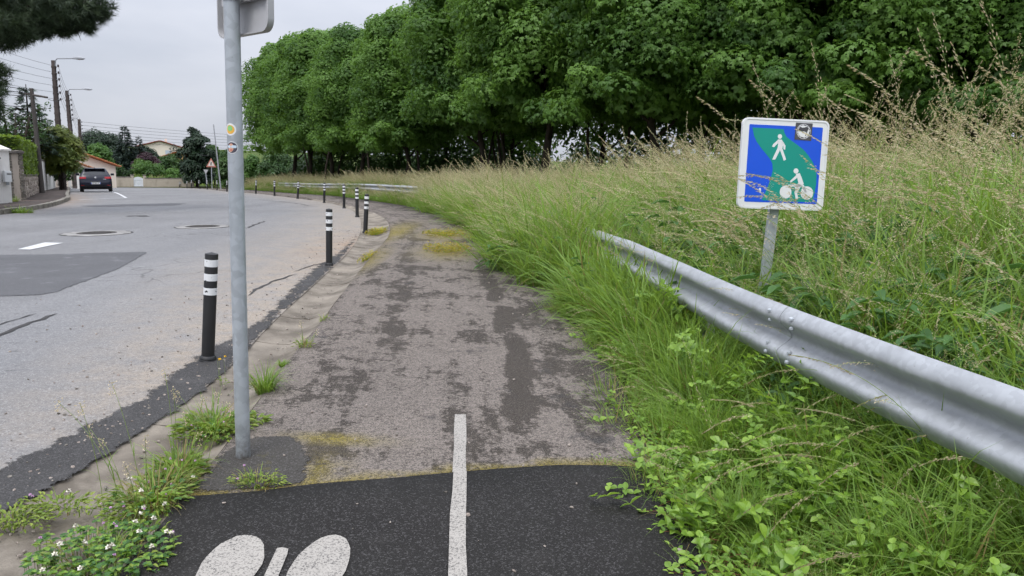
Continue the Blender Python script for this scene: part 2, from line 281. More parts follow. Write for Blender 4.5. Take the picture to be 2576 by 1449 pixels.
# ------------------------------------------------------------------ mesh kit
def tag(o, label=None, cat=None, group=None, kind=None):
    if label: o['label'] = label
    if cat: o['category'] = cat
    if group: o['group'] = group
    if kind: o['kind'] = kind
    return o
def link(o, parent=None):
    COL.objects.link(o)
    if parent is not None: o.parent = parent
    return o
def empty(name, loc=(0, 0, 0), rot=(0, 0, 0)):
    o = bpy.data.objects.new(name, None); COL.objects.link(o); o.location = loc; o.rotation_euler = rot; o.empty_display_size = .2; return o
class MB:
    def __init__(s): s.v = []; s.f = []; s.mi = []
    def add(s, vs, fs, mi=0):
        o = len(s.v); s.v += [tuple(v) for v in vs]; s.f += [tuple(i + o for i in f) for f in fs]; s.mi += [mi] * len(fs); return s
    def box(s, c, d, rz=0, mi=0, taper=1.0):
        x, y, z = (k / 2 for k in d); cs, sn = math.cos(rz), math.sin(rz); vs = []
        for sz in (-1, 1):
            t = taper if sz > 0 else 1
            for sx, sy in ((-1, -1), (1, -1), (1, 1), (-1, 1)):
                a, b = sx * x * t, sy * y * t; vs.append((c[0] + a * cs - b * sn, c[1] + a * sn + b * cs, c[2] + sz * z))
        return s.add(vs, [(3, 2, 1, 0), (4, 5, 6, 7), (0, 1, 5, 4), (1, 2, 6, 5), (2, 3, 7, 6), (3, 0, 4, 7)], mi)
    def tube(s, P, r, n=8, cap=True, mi=0):
        P = [Vector(p) for p in P]; r = r if hasattr(r, '__len__') else [r] * len(P); vs = []; up = None
        for i, p in enumerate(P):
            d = (P[min(i + 1, len(P) - 1)] - P[max(i - 1, 0)]).normalized()
            if up is None: up = Vector((1, 0, 0)) if abs(d.x) < .8 else Vector((0, 0, 1))
            a = (up - d * up.dot(d)).normalized(); up = a; b = d.cross(a)
            vs += [p + (a * math.cos(2 * math.pi * k / n) + b * math.sin(2 * math.pi * k / n)) * r[i] for k in range(n)]
        fs = [(i * n + k, i * n + (k + 1) % n, (i + 1) * n + (k + 1) % n, (i + 1) * n + k) for i in range(len(P) - 1) for k in range(n)]
        if cap: fs += [tuple(range(n))[::-1], tuple((len(P) - 1) * n + k for k in range(n))]
        return s.add(vs, fs, mi)
    def lathe(s, prof, n=20, c=(0, 0, 0), mi=0):
        vs = [(c[0] + r * math.cos(2 * math.pi * k / n), c[1] + r * math.sin(2 * math.pi * k / n), c[2] + z) for r, z in prof for k in range(n)]
        fs = [(i * n + k, i * n + (k + 1) % n, (i + 1) * n + (k + 1) % n, (i + 1) * n + k) for i in range(len(prof) - 1) for k in range(n)]
        return s.add(vs, fs, mi)
    def prism(s, poly, depth, fr, mi=0):
        """poly in 2-D, mapped by fr(u, v, w); w runs 0..depth"""
        n = len(poly); vs = [fr(u, v, 0) for u, v in poly] + [fr(u, v, depth) for u, v in poly]
        return s.add(vs, [tuple(range(n))[::-1], tuple(range(n, 2 * n))] + [(k, (k + 1) % n, n + (k + 1) % n, n + k) for k in range(n)], mi)
    def build(s, name, mat, parent=None, smooth=False, bevel=0):
        me = bpy.data.meshes.new(name); me.from_pydata(s.v, [], s.f)
        for m in (mat if isinstance(mat, (list, tuple)) else [mat]): me.materials.append(m)
        if any(s.mi): me.polygons.foreach_set('material_index', s.mi)
        bm = bmesh.new(); bm.from_mesh(me)
        if bevel: bmesh.ops.bevel(bm, geom=[e for e in bm.edges if len(e.link_faces) == 2 and e.calc_face_angle(0) > .5], offset=bevel, segments=2, profile=.6, affect='EDGES')
        bmesh.ops.recalc_face_normals(bm, faces=bm.faces); bm.to_mesh(me); bm.free()
        if smooth: me.shade_smooth(); sharp(me)
        o = bpy.data.objects.new(name, me); return link(o, parent)
def sharp(me, ang=.7):
    me.set_sharp_from_angle(angle=ang)
def copy_tree(o, parent=None):
    c = o.copy(); COL.objects.link(c); c.parent = parent
    for ch in list(o.children): copy_tree(ch, c)
    return c
def np_mesh(name, V, F, mat, attrs=None, smooth=False):
    """V (n,3), F (m,k) equal-sided faces"""
    me = bpy.data.meshes.new(name); V = np.asarray(V, np.float32); F = np.asarray(F, np.int32); k = F.shape[1]
    me.vertices.add(len(V)); me.vertices.foreach_set('co', V.ravel()); me.loops.add(F.size); me.loops.foreach_set('vertex_index', F.ravel())
    me.polygons.add(len(F)); me.polygons.foreach_set('loop_start', np.arange(0, F.size, k, dtype=np.int32))
    me.materials.append(mat)
    for an, av in (attrs or {}).items():
        a = me.attributes.new(an, 'FLOAT', 'POINT'); a.data.foreach_set('value', np.asarray(av, np.float32))
    me.update(calc_edges=True); me.validate()
    if smooth: me.shade_smooth()
    return me
def inside(x, y, P):
    r = np.zeros(x.shape, bool); n = len(P)
    for i in range(n):
        (x1, y1), (x2, y2) = P[i], P[(i + 1) % n]
        c = ((y1 > y) != (y2 > y)) & (x < (x2 - x1) * (y - y1) / (y2 - y1 + 1e-12) + x1); r ^= c
    return r
def sheet(name, poly, off, mat, parent=None, steps=((0, 12, .35), (12, 35, 1.0), (35, 200, 3.0)), attrs=None, zf=None, skirt=0, jag=0):
    """a paved sheet that follows the land: dense where it is near"""
    P = []
    poly = [tuple(p) for p in poly]; ya = min(p[1] for p in poly); yb = max(p[1] for p in poly)
    def stp(y):
        for a, b, s in steps:
            if y < b: return s
        return steps[-1][2]
    for (a, b) in zip(poly, poly[1:] + poly[:1]):
        l = math.hypot(b[0] - a[0], b[1] - a[1]); n = max(1, int(l / stp(min(a[1], b[1])) + .3))
        for k in range(n):
            t = k / n; P.append((a[0] + (b[0] - a[0]) * t + random.uniform(-jag, jag), a[1] + (b[1] - a[1]) * t + random.uniform(-jag, jag)))
    xs_, ys_ = [], []; xa = min(p[0] for p in poly); xb = max(p[0] for p in poly)
    for i, (a, b, s) in enumerate(steps):
        lo = ya if i == 0 else max(a, ya); hi = min(b, yb)
        if hi <= lo: continue
        gx, gy = np.meshgrid(np.arange(xa, xb, s) + .013, np.arange(lo, hi, s) + .017); gx, gy = gx.ravel(), gy.ravel()
        k = inside(gx, gy, P); gx, gy = gx[k], gy[k]
        if len(gx):
            d = np.abs(pdist(gx, gy, P + P[:1])[0]); k = d > .35 * s; xs_.append(gx[k]); ys_.append(gy[k])
    pts = [Vector(p) for p in P] + ([Vector(q) for q in zip(np.concatenate(xs_), np.concatenate(ys_))] if xs_ else [])
    n = len(P); vs, es, fs, *_ = delaunay_2d_cdt(pts, [], [list(range(n))], 1, 1e-5)
    X = np.array([v.x for v in vs]); Y = np.array([v.y for v in vs]); Z = (zf or zg)(X, Y) + off
    V = np.stack([X, Y, Z], 1); F = np.array([f for f in fs if len(f) == 3])
    av = {k: f(X, Y) for k, f in (attrs or {}).items()}
    me = np_mesh(name, V, F, mat, av)
    bm = bmesh.new(); bm.from_mesh(me); bmesh.ops.recalc_face_normals(bm, faces=bm.faces)
    if sum(f.normal.z for f in bm.faces) < 0: bmesh.ops.reverse_faces(bm, faces=bm.faces)
    if skirt:
        be = [e for e in bm.edges if e.is_boundary]; g = bmesh.ops.extrude_edge_only(bm, edges=be)
        for v in g['geom']:
            if isinstance(v, bmesh.types.BMVert): v.co.z -= skirt
    bm.to_mesh(me); bm.free(); me.shade_smooth()
    return link(bpy.data.objects.new(name, me), parent)
def rgrid(a, b, c, d, fine, grow=1.25):
    """coordinates a..d, spaced finely in b..c and ever more widely outside"""
    m = list(np.arange(b, c + fine, fine)); s = fine; lo = []; x = b
    while x > a: s *= grow; x -= s; lo.append(x)
    s = fine; hi = []; x = m[-1]
    while x < d: s *= grow; x += s; hi.append(x)
    return np.array(lo[::-1] + m + hi)

# ================================================================== THE SETTING
gx, gy = rgrid(-900, -24, 14, 900, .5), rgrid(-60, -2, 40, 1800, .5)
GX, GY = np.meshgrid(gx, gy); shp = GX.shape
GD, _ = pdist(GX, GY, PATHR[::3])
GZ = zm(GX, GY) - .075
V = np.stack([GX.ravel(), GY.ravel(), GZ.ravel()], 1); nx = shp[1]
ii = (np.arange(shp[0] - 1)[:, None] * nx + np.arange(nx - 1)[None, :]).ravel()
F = np.stack([ii, ii + 1, ii + nx + 1, ii + nx], 1)
green = np.clip((GD.ravel() - .8) / 2, 0, 1) * .75; green = np.where((GY.ravel() > 100), 1, green)
ground = link(bpy.data.objects.new('ground', np_mesh('ground', V, F, M['soil'], {'green': green}, True))); tag(ground, kind='structure')

# left kerb of the road
KERB = [(-15.8, -6), (-14.9, 8), (-14.0, 16)] + [at(0, 540), at(60, 532), at(130, 520), at(175, 503.5)] + [(-21.6, 36.2), (-27.6, 46.4), (-34.5, 58), (-41.5, 70), (-50.5, 86), (-57, 97)]
KERB = catmull(KERB, .5)
ROADP = [tuple(p) for p in KERB] + [(-58, 97.5), (-46, 101.8)] + [tuple(p) for p in GUTL[::-1]]
# thin a polyline to points the land needs
def thin(L, near=.4, far=2.5):
    out = [tuple(L[0])]
    for p in L[1:]:
        if math.hypot(p[0] - out[-1][0], p[1] - out[-1][1]) >= (near if p[1] < 25 else far): out.append(tuple(p))
    return out
def sand_f(x, y):
    d, _ = pdist(x, y, GUTL[::2]); d = -d
    w = np.interp(y, [0, 3, 6, 10, 15, 25, 60], [.6, .8, 1.2, 1.9, 1.9, 1.4, .9])
    return np.clip(1.15 - d / w / 1.25, 0, 1) * np.interp(y, [0, 2.5, 5, 30, 70], [.3, .45, 1.15, 1, .5])
def rust_f(x, y):
    d, _ = pdist(x, y, GUTL[::2]); d = -d; k, _ = pdist(x, y, KERB)
    a = np.exp(-((y - 12.8) / 2.4) ** 2) * np.clip(1.2 - d / .9, 0, 1) * .8
    return np.maximum(a, np.exp(-((y - 33) / 9) ** 2) * np.clip(1.3 - np.abs(k) / .8, 0, 1))
road = sheet('road', thin(KERB) + [(-58, 97.5), (-46, 101.8)] + thin(GUTL)[::-1], 0, M['road'], steps=((-10, 16, .4), (16, 40, 1.0), (40, 200, 3)), attrs={'sand': sand_f, 'rust': rust_f})
tag(road, kind='structure')
# patch of newer asphalt, a strip of it further off, tar seams
P0 = [at(*p) for p in ((-260, 636), (0, 641), (120, 640), (250, 636), (384, 633), (352, 652), (300, 680), (215, 712), (150, 736), (105, 745), (40, 747), (-260, 752))]
def edge_f(poly, w, sides=None):
    L = [tuple(p) for p in poly]
    return lambda x, y: np.clip(np.abs(pdist(x, y, L)[0]) / w, 0, 1)
tag(sheet('road_patch', P0, .005, M['patch'], road, steps=((0, 200, .10),), attrs={'edge': edge_f(P0 + P0[:1], .10)}), 'darker grey asphalt repair patch in the road')
P1 = [at(*p) for p in ((185, 518), (300, 514), (430, 511), (478, 511), (455, 517), (330, 519), (240, 522))]
tag(sheet('road_patch', P1, .005, M['patch'], road, steps=((0, 200, .3),), attrs={'edge': edge_f(P1 + P1[:1], .3)}), 'narrow dark repair strip across the road in front of the car')
def crack(name, pts, w, mat, parent, off, seed=1, zf=zg):
    rs = random.Random(seed); L = catmull(pts, .12); a, b = [], []
    for i, p in enumerate(L):
        d = L[min(i + 1, len(L) - 1)] - L[max(i - 1, 0)]; d = d / (np.linalg.norm(d) + 1e-9); n = np.array([-d[1], d[0]])
        t = i / (len(L) - 1); ww = w * min(1, 6 * t + .1, 6 * (1 - t) + .1) * rs.uniform(.5, 1.3); j = n * rs.uniform(-w, w) * .6
        a.append(p + n * ww / 2 + j); b.append(p - n * ww / 2 + j)
    P = np.array(a + b); n = len(a); V = np.column_stack([P, zf(P[:, 0], P[:, 1]) + off])
    return link(bpy.data.objects.new(name, np_mesh(name, V, np.array([(i, i + 1, n + i + 1, n + i) for i in range(n - 1)]), mat)), parent)
for k, (pp, w) in enumerate([([(-60, 868), (0, 843), (80, 812), (150, 790)], .05), ([(-60, 838), (0, 817), (90, 789)], .02), ([(622, 574), (640, 566), (668, 556)], .06), ([(640, 502), (690, 506), (745, 512), (790, 520)], .06),
                             ([(620, 745), (660, 720), (700, 705), (745, 690)], .04), ([(330, 545), (352, 543), (375, 545)], .22), ([(740, 684), (790, 668), (825, 660)], .03)]):
    crack('tar_seam', [at(*p) for p in pp], w, M['seam'], road, .006, k)
# dark asphalt band the first bollards stand on
bl = catmull([(-2.95, 1.2), (-2.62, 2.6), (-2.42, 3.4), (-2.30, 4.4), (-2.36, 5.0), (-2.37, 5.6), (-2.38, 6.9), (-2.62, 8.6), (-2.83, 10.4), (-2.95, 12.2), (-3.25, 14.6), (-3.75, 17.2)], .3)
br = catmull([(-2.05, 1.2), (-2.12, 2.86), (-2.04, 3.35), (-1.99, 4.39), (-2.04, 5.32), (-2.215, 6.86), (-2.435, 9.29), (-2.675, 11.77), (-3.135, 15.0), (-3.7, 17.2)], .3)
def edge_f(poly, w, sides=None):
    L = [tuple(p) for p in poly]
    return lambda x, y: np.clip(np.abs(pdist(x, y, L)[0]) / w, 0, 1)
bl = bl - np.array((.07, 0)); br = br + np.array((.09, 0))
tag(sheet('asphalt_band', [tuple(p) for p in bl] + [tuple(p) for p in br[::-1]], .004, M['band'], road, steps=((0, 200, .10),), attrs={'edge': lambda x, y: np.minimum(edge_f(bl, .22)(x, y), edge_f(br, .12)(x, y)), 'fade': lambda x, y: np.interp(y, [3.5, 6.5, 12, 17], [0, .12, .32, .62])}), 'rough dark asphalt strip under the bollards')
# markings on the road
def poly_mark(name, px, off, mat, parent, dz=0, label=None, jag=.004):
    return tag(sheet(name, [at(*p, dz) for p in px], off, mat, parent, steps=((0, 200, .2),), jag=jag, zf=lambda x, y: zg(x, y) + dz), label)
poly_mark('road_dash', ((44, 628), (76, 629), (159, 612), (112, 611)), .008, M['paint2'], road, label='single white dash of a centre line on the road')
bay = [at(284, 482.5), at(300, 490), at(317, 498), at(255, 500.5), at(197, 503)]
for a, b in ((bay[0], bay[2]), (bay[2], bay[4])):
    d = np.array(b) - np.array(a); n = np.array([-d[1], d[0]]) / np.linalg.norm(d) * .06
    tag(sheet('bay_line', [a + n, b + n, b - n, a - n], .008, M['paint2'], road, steps=((0, 200, .5),)), 'white parking bay line behind the parked car')

# cycle path, its newer dark end, the gutter of concrete slabs
PL, PR = thin(PATHL), thin(PATHR)
SEAM = [(-1.40, 3.02), (-1.1, 3.1), (-.86, 3.2), (-.5, 3.30), (-.25, 3.38), (0, 3.45), (.25, 3.51), (.5, 3.53), (.78, 3.52)]
def across(x, y): return pdist(x, y, PATHL[::3])[0]
def along(x, y): return pdist(x, y, PATHL[::3])[1]
def verge_f(x, y): return np.clip(1 + pdist(x, y, PATHR[::2])[0] / .55, 0, 1)
def track_f(x, y):
    d = -pdist(x, y, PATHR[::2])[0]; w = np.interp(y, [0, 4, 8, 14], [.10, .10, .11, .16])
    f = np.clip((y - 3.9) / .4, 0, 1); a = np.exp(-((d - .70) / .055) ** 2) * np.clip((11 - y) / 2, 0, 1); b = .22 * np.exp(-((d - .55) / .16) ** 2); c = .3 * np.exp(-((d - 1.75) / .12) ** 2)
    return np.maximum(np.maximum(a, b), c) * f
def moss_f(x, y):
    m = np.zeros(np.shape(x))
    for (cx, cy, rx, ry) in ((-1.10, 12.4, .42, 1.0), (-1.38, 15.2, .5, 1.1), (-.95, 16.5, .5, 1.2), (-2.5, 15.6, .3, 2.6), (-.92, 3.75, .22, .07), (-.86, 3.35, .07, .16), (-2.2, 10.8, .2, 1.5)):
        m = np.maximum(m, np.exp(-((x - cx) / rx) ** 2 - ((y - cy) / ry) ** 2))
    m = np.maximum(m, np.exp(-((y - np.interp(x, [s[0] for s in SEAM], [s[1] for s in SEAM])) / .022) ** 2) * .8); return m
PA = dict(across=across, along=along, verge=verge_f, track=track_f, moss=moss_f)
PZ = .035
path = sheet('cycle_path', [p for p in PL if p[1] > 3.05] + [p for p in PR if p[1] > 3.56][::-1] + SEAM[::-1], PZ, M['path'], steps=((0, 10, .12), (10, 20, .25), (20, 200, 2)), attrs=PA, skirt=.12)
tag(path, kind='structure')
path2 = sheet('path_apron', [p for p in PL if p[1] < 2.98] + [(x, y - .012) for x, y in SEAM] + [p for p in PR if p[1] < 3.44][::-1], PZ + .006, M['newtar'], skirt=.12)
tag(path2, kind='structure')
poly_mark('centre_line', ((1144.5, 1045), (1171, 1045), (1173, 1110), (1172, 1189), (1140, 1192), (1143, 1120)), .005, M['paint'], path, PZ, 'end of the white line on the weathered path')
poly_mark('centre_line', ((1140, 1195), (1172.5, 1192), (1172, 1320), (1173, 1449), (1176, 1560), (1127, 1560), (1130, 1449), (1133, 1300)), .012, M['paint'], path2, PZ, 'white line on the fresh asphalt')
# painted bicycle: two wheels as leaning ovals and bars between them
def oval(cx, cy, rx, ry, rot, n=28):
    return [(cx + rx * math.cos(a) * math.cos(rot) - ry * math.sin(a) * math.sin(rot), cy + rx * math.cos(a) * math.sin(rot) + ry * math.sin(a) * math.cos(rot)) for a in (2 * math.pi * k / n for k in range(n))]
for o_ in ((578, 1436, 104, 60, -.72), (798, 1444, 108, 60, -.85)):
    poly_mark('bicycle_symbol', oval(*o_), .012, M['paint'], path2, PZ, 'wheel of the white bicycle painted on the path', .002)
poly_mark('bicycle_symbol', ((697, 1389), (712, 1386), (725, 1388), (722, 1404), (694, 1470), (660, 1560), (622, 1560), (668, 1449)), .012, M['paint'], path2, PZ, 'bar of the white bicycle painted on the path', .002)
B0 = [at(*p, PZ) for p in ((455, 1230), (520, 1165), (600, 1105), (690, 1088), (775, 1095), (800, 1160), (785, 1222), (690, 1245), (540, 1252))]
tag(sheet('pole_footing', B0, .004, M['base'], path, steps=((0, 200, .05),), zf=lambda x, y: zg(x, y) + PZ, attrs={'edge': edge_f(B0 + B0[:1], .10)}), 'mossy dark asphalt square around the foot of the steel pole')
gut = empty('gutter'); tag(gut, kind='structure')
def along_pts(L, step):
    s = np.concatenate([[0], np.cumsum(np.hypot(*np.diff(L, axis=0).T))]); t = np.arange(0, s[-1], step)
    return np.stack([np.interp(t, s, L[:, 0]), np.interp(t, s, L[:, 1])], 1)
def nearest(p, L): return L[int(np.argmin(np.hypot(L[:, 0] - p[0], L[:, 1] - p[1])))]
gl = along_pts(GUTL, 1.0); gl = gl[gl[:, 1] < 34]
PLf = along_pts(PATHL, .05)
for i in range(len(gl) - 1):
    rs = random.Random(i); V, n = [], 4
    prof = ((-.03, -.006), (.30, -.03), (.62, -.035), (.86, .0), (.985, .028))
    for j in range(n + 1):
        t = (j + (.015 if j == 0 else -.015 if j == n else 0)) / n
        a = gl[i] * (1 - t) + gl[i + 1] * t
        b = nearest(a, PLf)
        for u, h in prof:
            q = a * (1 - u) + b * u; V.append((q[0], q[1], float(zg(q[0], q[1])) + h + rs.uniform(-.003, .003) + (i % 3 - 1) * .003))
    k = len(prof); F = [(j * k + u, j * k + u + 1, (j + 1) * k + u + 1, (j + 1) * k + u) for j in range(n) for u in range(k - 1)]
    b = MB(); b.add(V, F); N0 = len(V)
    ring = [j * k for j in range(n + 1)] + [n * k + u for u in range(1, k)] + [j * k + k - 1 for j in range(n - 1, -1, -1)] + list(range(k - 2, 0, -1))
    b.add([(V[r][0], V[r][1], V[r][2] - .06) for r in ring], []); m_ = len(ring)
    b.f += [(ring[r], ring[(r + 1) % m_], N0 + (r + 1) % m_, N0 + r) for r in range(m_)]; b.mi += [0] * m_
    b.build('gutter_slab', M['gutter'], gut, True)

# left pavement with kerb stones
WALLLINE = [(-22, -6), (-19.5, 8), (-17.6, 19), (-17.4, 25.6), (-18.9, 28.2), (-25.6, 40), (-31.5, 50.3), (-38.2, 62), (-45, 73.5), (-53, 87), (-60, 98)]
KI = KERB.copy()
pav = sheet('pavement', [(p[0] - .13, p[1]) for p in thin(KERB, .8, 2)] + WALLLINE[::-1], .11, M['pave'], steps=((0, 200, 1.5),), zf=lambda x, y: zg(x, y), skirt=.1)
tag(pav, kind='structure')
ks = along_pts(KERB, 1.0); ks = ks[(ks[:, 1] > 14) & (ks[:, 1] < 75)]
for i in range(len(ks) - 1):
    a, b = ks[i], ks[i + 1]; d = b - a; L = np.linalg.norm(d); rz = math.atan2(d[1], d[0]); mx_ = (a + b) / 2
    n = np.array([-d[1], d[0]]) / L
    c = mx_ + n * .075; rs = random.Random(i)
    m = MB().box((c[0], c[1], float(zg(*c)) + .02 + rs.uniform(-.012, .008)), (L - .015, .15, .24), rz); m.build('kerb_stone', M['kerb'], pav, bevel=.012)

# manhole covers
def manhole(px, label, r):
    x, y = at(*px); z = float(zg(x, y)); o = empty('manhole_cover', (x, y, z)); tag(o, label, 'manhole', 'manhole covers in the road')
    sl = math.atan(.03); o.rotation_euler = (math.atan((float(zg(x, y + .5)) - float(zg(x, y - .5)))), -sl, 0)
    rs = random.Random(int(px[0])); n = 40
    b = MB(); ro = [r * (1 + rs.uniform(-.06, .06)) for _ in range(n)]
    vs = [(ro[k] * math.cos(2 * math.pi * k / n), ro[k] * math.sin(2 * math.pi * k / n), .007) for k in range(n)] + [(.36 * math.cos(2 * math.pi * k / n), .36 * math.sin(2 * math.pi * k / n), .010) for k in range(n)]
    vs += [(v[0], v[1], -.03) for v in vs[:n]]
    b.add(vs, [(k, (k + 1) % n, n + (k + 1) % n, n + k) for k in range(n)] + [(k, 2 * n + k, 2 * n + (k + 1) % n, (k + 1) % n) for k in range(n)]); b.build('collar', M['collar'], o)
    MB().lathe([(r * 1.075, -.02), (r * 1.075, .0045), (.3, .0045)], 40).build('joint', M['seam'], o)
    MB().lathe([(.365, -.02), (.365, .014), (.325, .014), (.325, .004)], 40).build('frame_ring', M['iron'], o)
    b = MB().lathe([(.318, -.02), (.318, .011), (.0, .011)], 40)
    for gx_ in range(-4, 5):
        for gy_ in range(-4, 5):
            if gx_ * gx_ + gy_ * gy_ < 17: b.box((gx_ * .066, gy_ * .066, .014), (.045, .045, .008), .785)
    b.build('lid', M['iron'], o)
manhole((244, 587), 'manhole cover with a pale collar, nearer the white dash and the left kerb', .62)
manhole((510, 570.5), 'manhole cover with a pale collar, left of the steel pole in mid road', .56)

# ================================================================== THINGS
# ---- bollards
def make_bollard():
    o = empty('bollard')
    MB().lathe([(.0, .03), (.0455, .03), (.0455, .795), (.044, .80), (.0, .812)], 24).build('post', M['black'], o, True)
    MB().lathe([(.0, 0), (.060, 0), (.0605, .012), (.056, .018), (.0595, .024), (.057, .036), (.049, .044), (.0455, .046)], 24).build('base_collar', M['black'], o, True)
    for z0 in (.708, .605, .502): MB().lathe([(.0452, z0), (.0466, z0 + .001), (.0466, z0 + .051), (.0452, z0 + .052)], 24).build('white_band', M['band_white'], o, True)
    return o
LEAN = [.055, .004, .034, -.012, -.006, .02, .05, .01, .03, .03, .005, .005, .006, .018, .015, .025, .025]
BL = ['black bollard with three white bands nearest the camera, beside the steel pole', 'black bollard right of the steel pole, second from the camera, on the gutter edge', 'black bollard at the mossy gutter, third from the camera',
      'black bollard at the bend, fourth from the camera', 'black bollard just left of the fourth one at the bend', 'black banded bollard sixth from the camera along the curving path', 'black banded bollard seventh from the camera along the curving path',
      'black banded bollard eighth from the camera, second right of the steel pole', 'black banded bollard just right of the steel pole, far along the curve', 'distant black bollard just left of the steel pole',
      'distant black bollard second left of the steel pole', 'distant black bollard third left of the steel pole under the triangular sign', 'distant bollard fourth left of the steel pole, before the dark evergreen',
      'distant bollard fifth left of the steel pole, before the dark evergreen', 'tiny far bollard third from the left end of the row', 'tiny far bollard second from the left end of the row', 'tiny far bollard at the very left end of the row']
pro = make_bollard()
for i, (x, y) in enumerate(BOL):
    o = pro if i == 0 else copy_tree(pro)
    o.location = (x, y, float(zg(x, y)) - .004); o.rotation_euler = (0, math.atan(LEAN[i] / .81), random.uniform(0, 6))
    o.rotation_euler = (Matrix.Rotation(math.atan(LEAN[i] / .81), 3, 'Y') @ Matrix.Rotation(i * 1.7, 3, 'Z')).to_euler()
    tag(o, BL[i], 'bollard', 'black bollards with white bands along the path')

# ---- galvanised pole with the back of a sign and two stickers
px_, py_ = at(612, 1151, PZ)
pole = empty('sign_pole', (px_, py_, float(zg(px_, py_)) + PZ - .01)); tag(pole, 'galvanised steel pole in the foreground carrying a sign seen from behind', 'pole')
PR_ = .0345
MB().lathe([(PR_, 0)] + [(PR_, .1 * k) for k in range(1, 30)] + [(PR_, 2.95), (0, 2.955)], 40).build('post', M['polezinc'], pole, True)
dX, dY = Vector((.74, -.67, 0)).normalized(), Vector((0, 0, 1)); dN = dX.cross(dY)     # panel axes; dN points to the pole side or away
if dN.y > 0: dN = -dN
def rrect(w, h, r, n=6):
    P = []
    for cx, cy, a0 in ((w / 2 - r, h / 2 - r, 0), (-w / 2 + r, h / 2 - r, 90), (-w / 2 + r, -h / 2 + r, 180), (w / 2 - r, -h / 2 + r, 270)):
        P += [(cx + r * math.cos(R_(a0 + 90 * k / n)), cy + r * math.sin(R_(a0 + 90 * k / n))) for k in range(n + 1)]
    return P
sc_ = Vector((0, 0, 2.245)) - dN * (PR_ + .035)
def fr(u, v, w): return sc_ + dX * u + dY * v + dN * w
MB().prism(rrect(.45, .46, .05), .004, lambda u, v, w: fr(u, v, w - .004)).build('sign_panel', M['backgrey'], pole)
b = MB(); o1, o2 = rrect(.458, .468, .054), rrect(.444, .454, .048); n = len(o1)
b.add([fr(u, v, -.006) for u, v in o1] + [fr(u, v, .024) for u, v in o1] + [fr(u, v, .024) for u, v in o2] + [fr(u, v, .0005) for u, v in o2],
      [(r * n + k, r * n + (k + 1) % n, (r + 1) * n + (k + 1) % n, (r + 1) * n + k) for r in range(3) for k in range(n)]); b.build('rim', M['backgrey'], pole, True)
rz_ = math.atan2(dX.y, dX.x)
for z in (2.17, 2.36):
    b = MB().box(sc_ + Vector((0, 0, z - 2.245)) + dN * .014, (.36, .022, .034), rz_); ch = b.build('stiffener', M['backgrey'], pole)
    b = MB().lathe([(PR_ + .001, z - .017), (PR_ + .007, z - .017), (PR_ + .007, z + .017), (PR_ + .001, z + .017)], 32)
    for s in (-1, 1): b.box(Vector((0, 0, z)) + dX * s * (PR_ + .018) - dN * .012, (.04, .022, .03), rz_)
    cl = b.build('clamp', plain('clamp_zinc', (.70, .70, .69), .4, .5, .1), pole)
    for s in (-1, 1): MB().tube([Vector((0, 0, z)) + dX * s * (PR_ + .024) + dN * .02, Vector((0, 0, z)) + dX * s * (PR_ + .024) - dN * .03], .006, 6).build('bolt', M['galv'], cl)
def curved_disc(name, zc, ac, rr, off, mat, parent, ex=1.0, ey=1.0, ox=0, oy=0, rot=0):
    V = [(0, 0)]; n = 24
    for ring in (.35, .7, 1.0): V += [(ring * rr * ex * math.cos(2 * math.pi * k / n), ring * rr * ey * math.sin(2 * math.pi * k / n)) for k in range(n)]
    V = [(a * math.cos(rot) - c * math.sin(rot) + ox, a * math.sin(rot) + c * math.cos(rot) + oy) for a, c in V]
    F = [(0, 1 + k, 1 + (k + 1) % n) for k in range(n)] + [(1 + r * n + k, 1 + (r + 1) * n + k, 1 + (r + 1) * n + (k + 1) % n, 1 + r * n + (k + 1) % n) for r in range(2) for k in range(n)]
    r = PR_ + off
    return MB().add([(r * math.cos(ac + a / PR_), r * math.sin(ac + a / PR_), zc + c) for a, c in V], F).build(name, mat, parent)
vdir = math.atan2(-py_, -px_)      # towards the camera
za = pt(600, 327, py_).z - pole.location.z; zb = pt(600, 372, py_).z - pole.location.z
s1 = curved_disc('sticker', za, vdir - .62, .0275, .0006, M['white'], pole)
curved_disc('print', za, vdir - .62, .020, .0010, plain('sticker_orange', (.75, .42, .08), .5), s1)
curved_disc('print', za, vdir - .62, .0125, .0013, plain('sticker_green', (.25, .55, .20), .5), s1, ox=-.001, oy=.005)
s2 = curved_disc('sticker', zb, vdir - .45, .0275, .0006, M['white'], pole)
curved_disc('print', zb, vdir - .45, .0245, .0010, plain('sticker_dark', (.08, .07, .09), .5), s2)
curved_disc('print', zb, vdir - .45, .0155, .0013, plain('sticker_skin', (.62, .36, .26), .5), s2, ex=.8, ey=1.25, ox=-.004, oy=-.001, rot=-.15)
for ox in (-.012, .006, .014): curved_disc('print', zb, vdir - .45, .0065, .0016, plain('sticker_pale_blue', (.55, .66, .75), .5), s2, ox=ox, oy=.004, ex=1.25)
curved_disc('print', zb, vdir - .45, .0055, .0016, plain('sticker_red', (.50, .16, .13), .5), s2, ox=-.003, oy=-.011, ex=1.3, ey=.6)

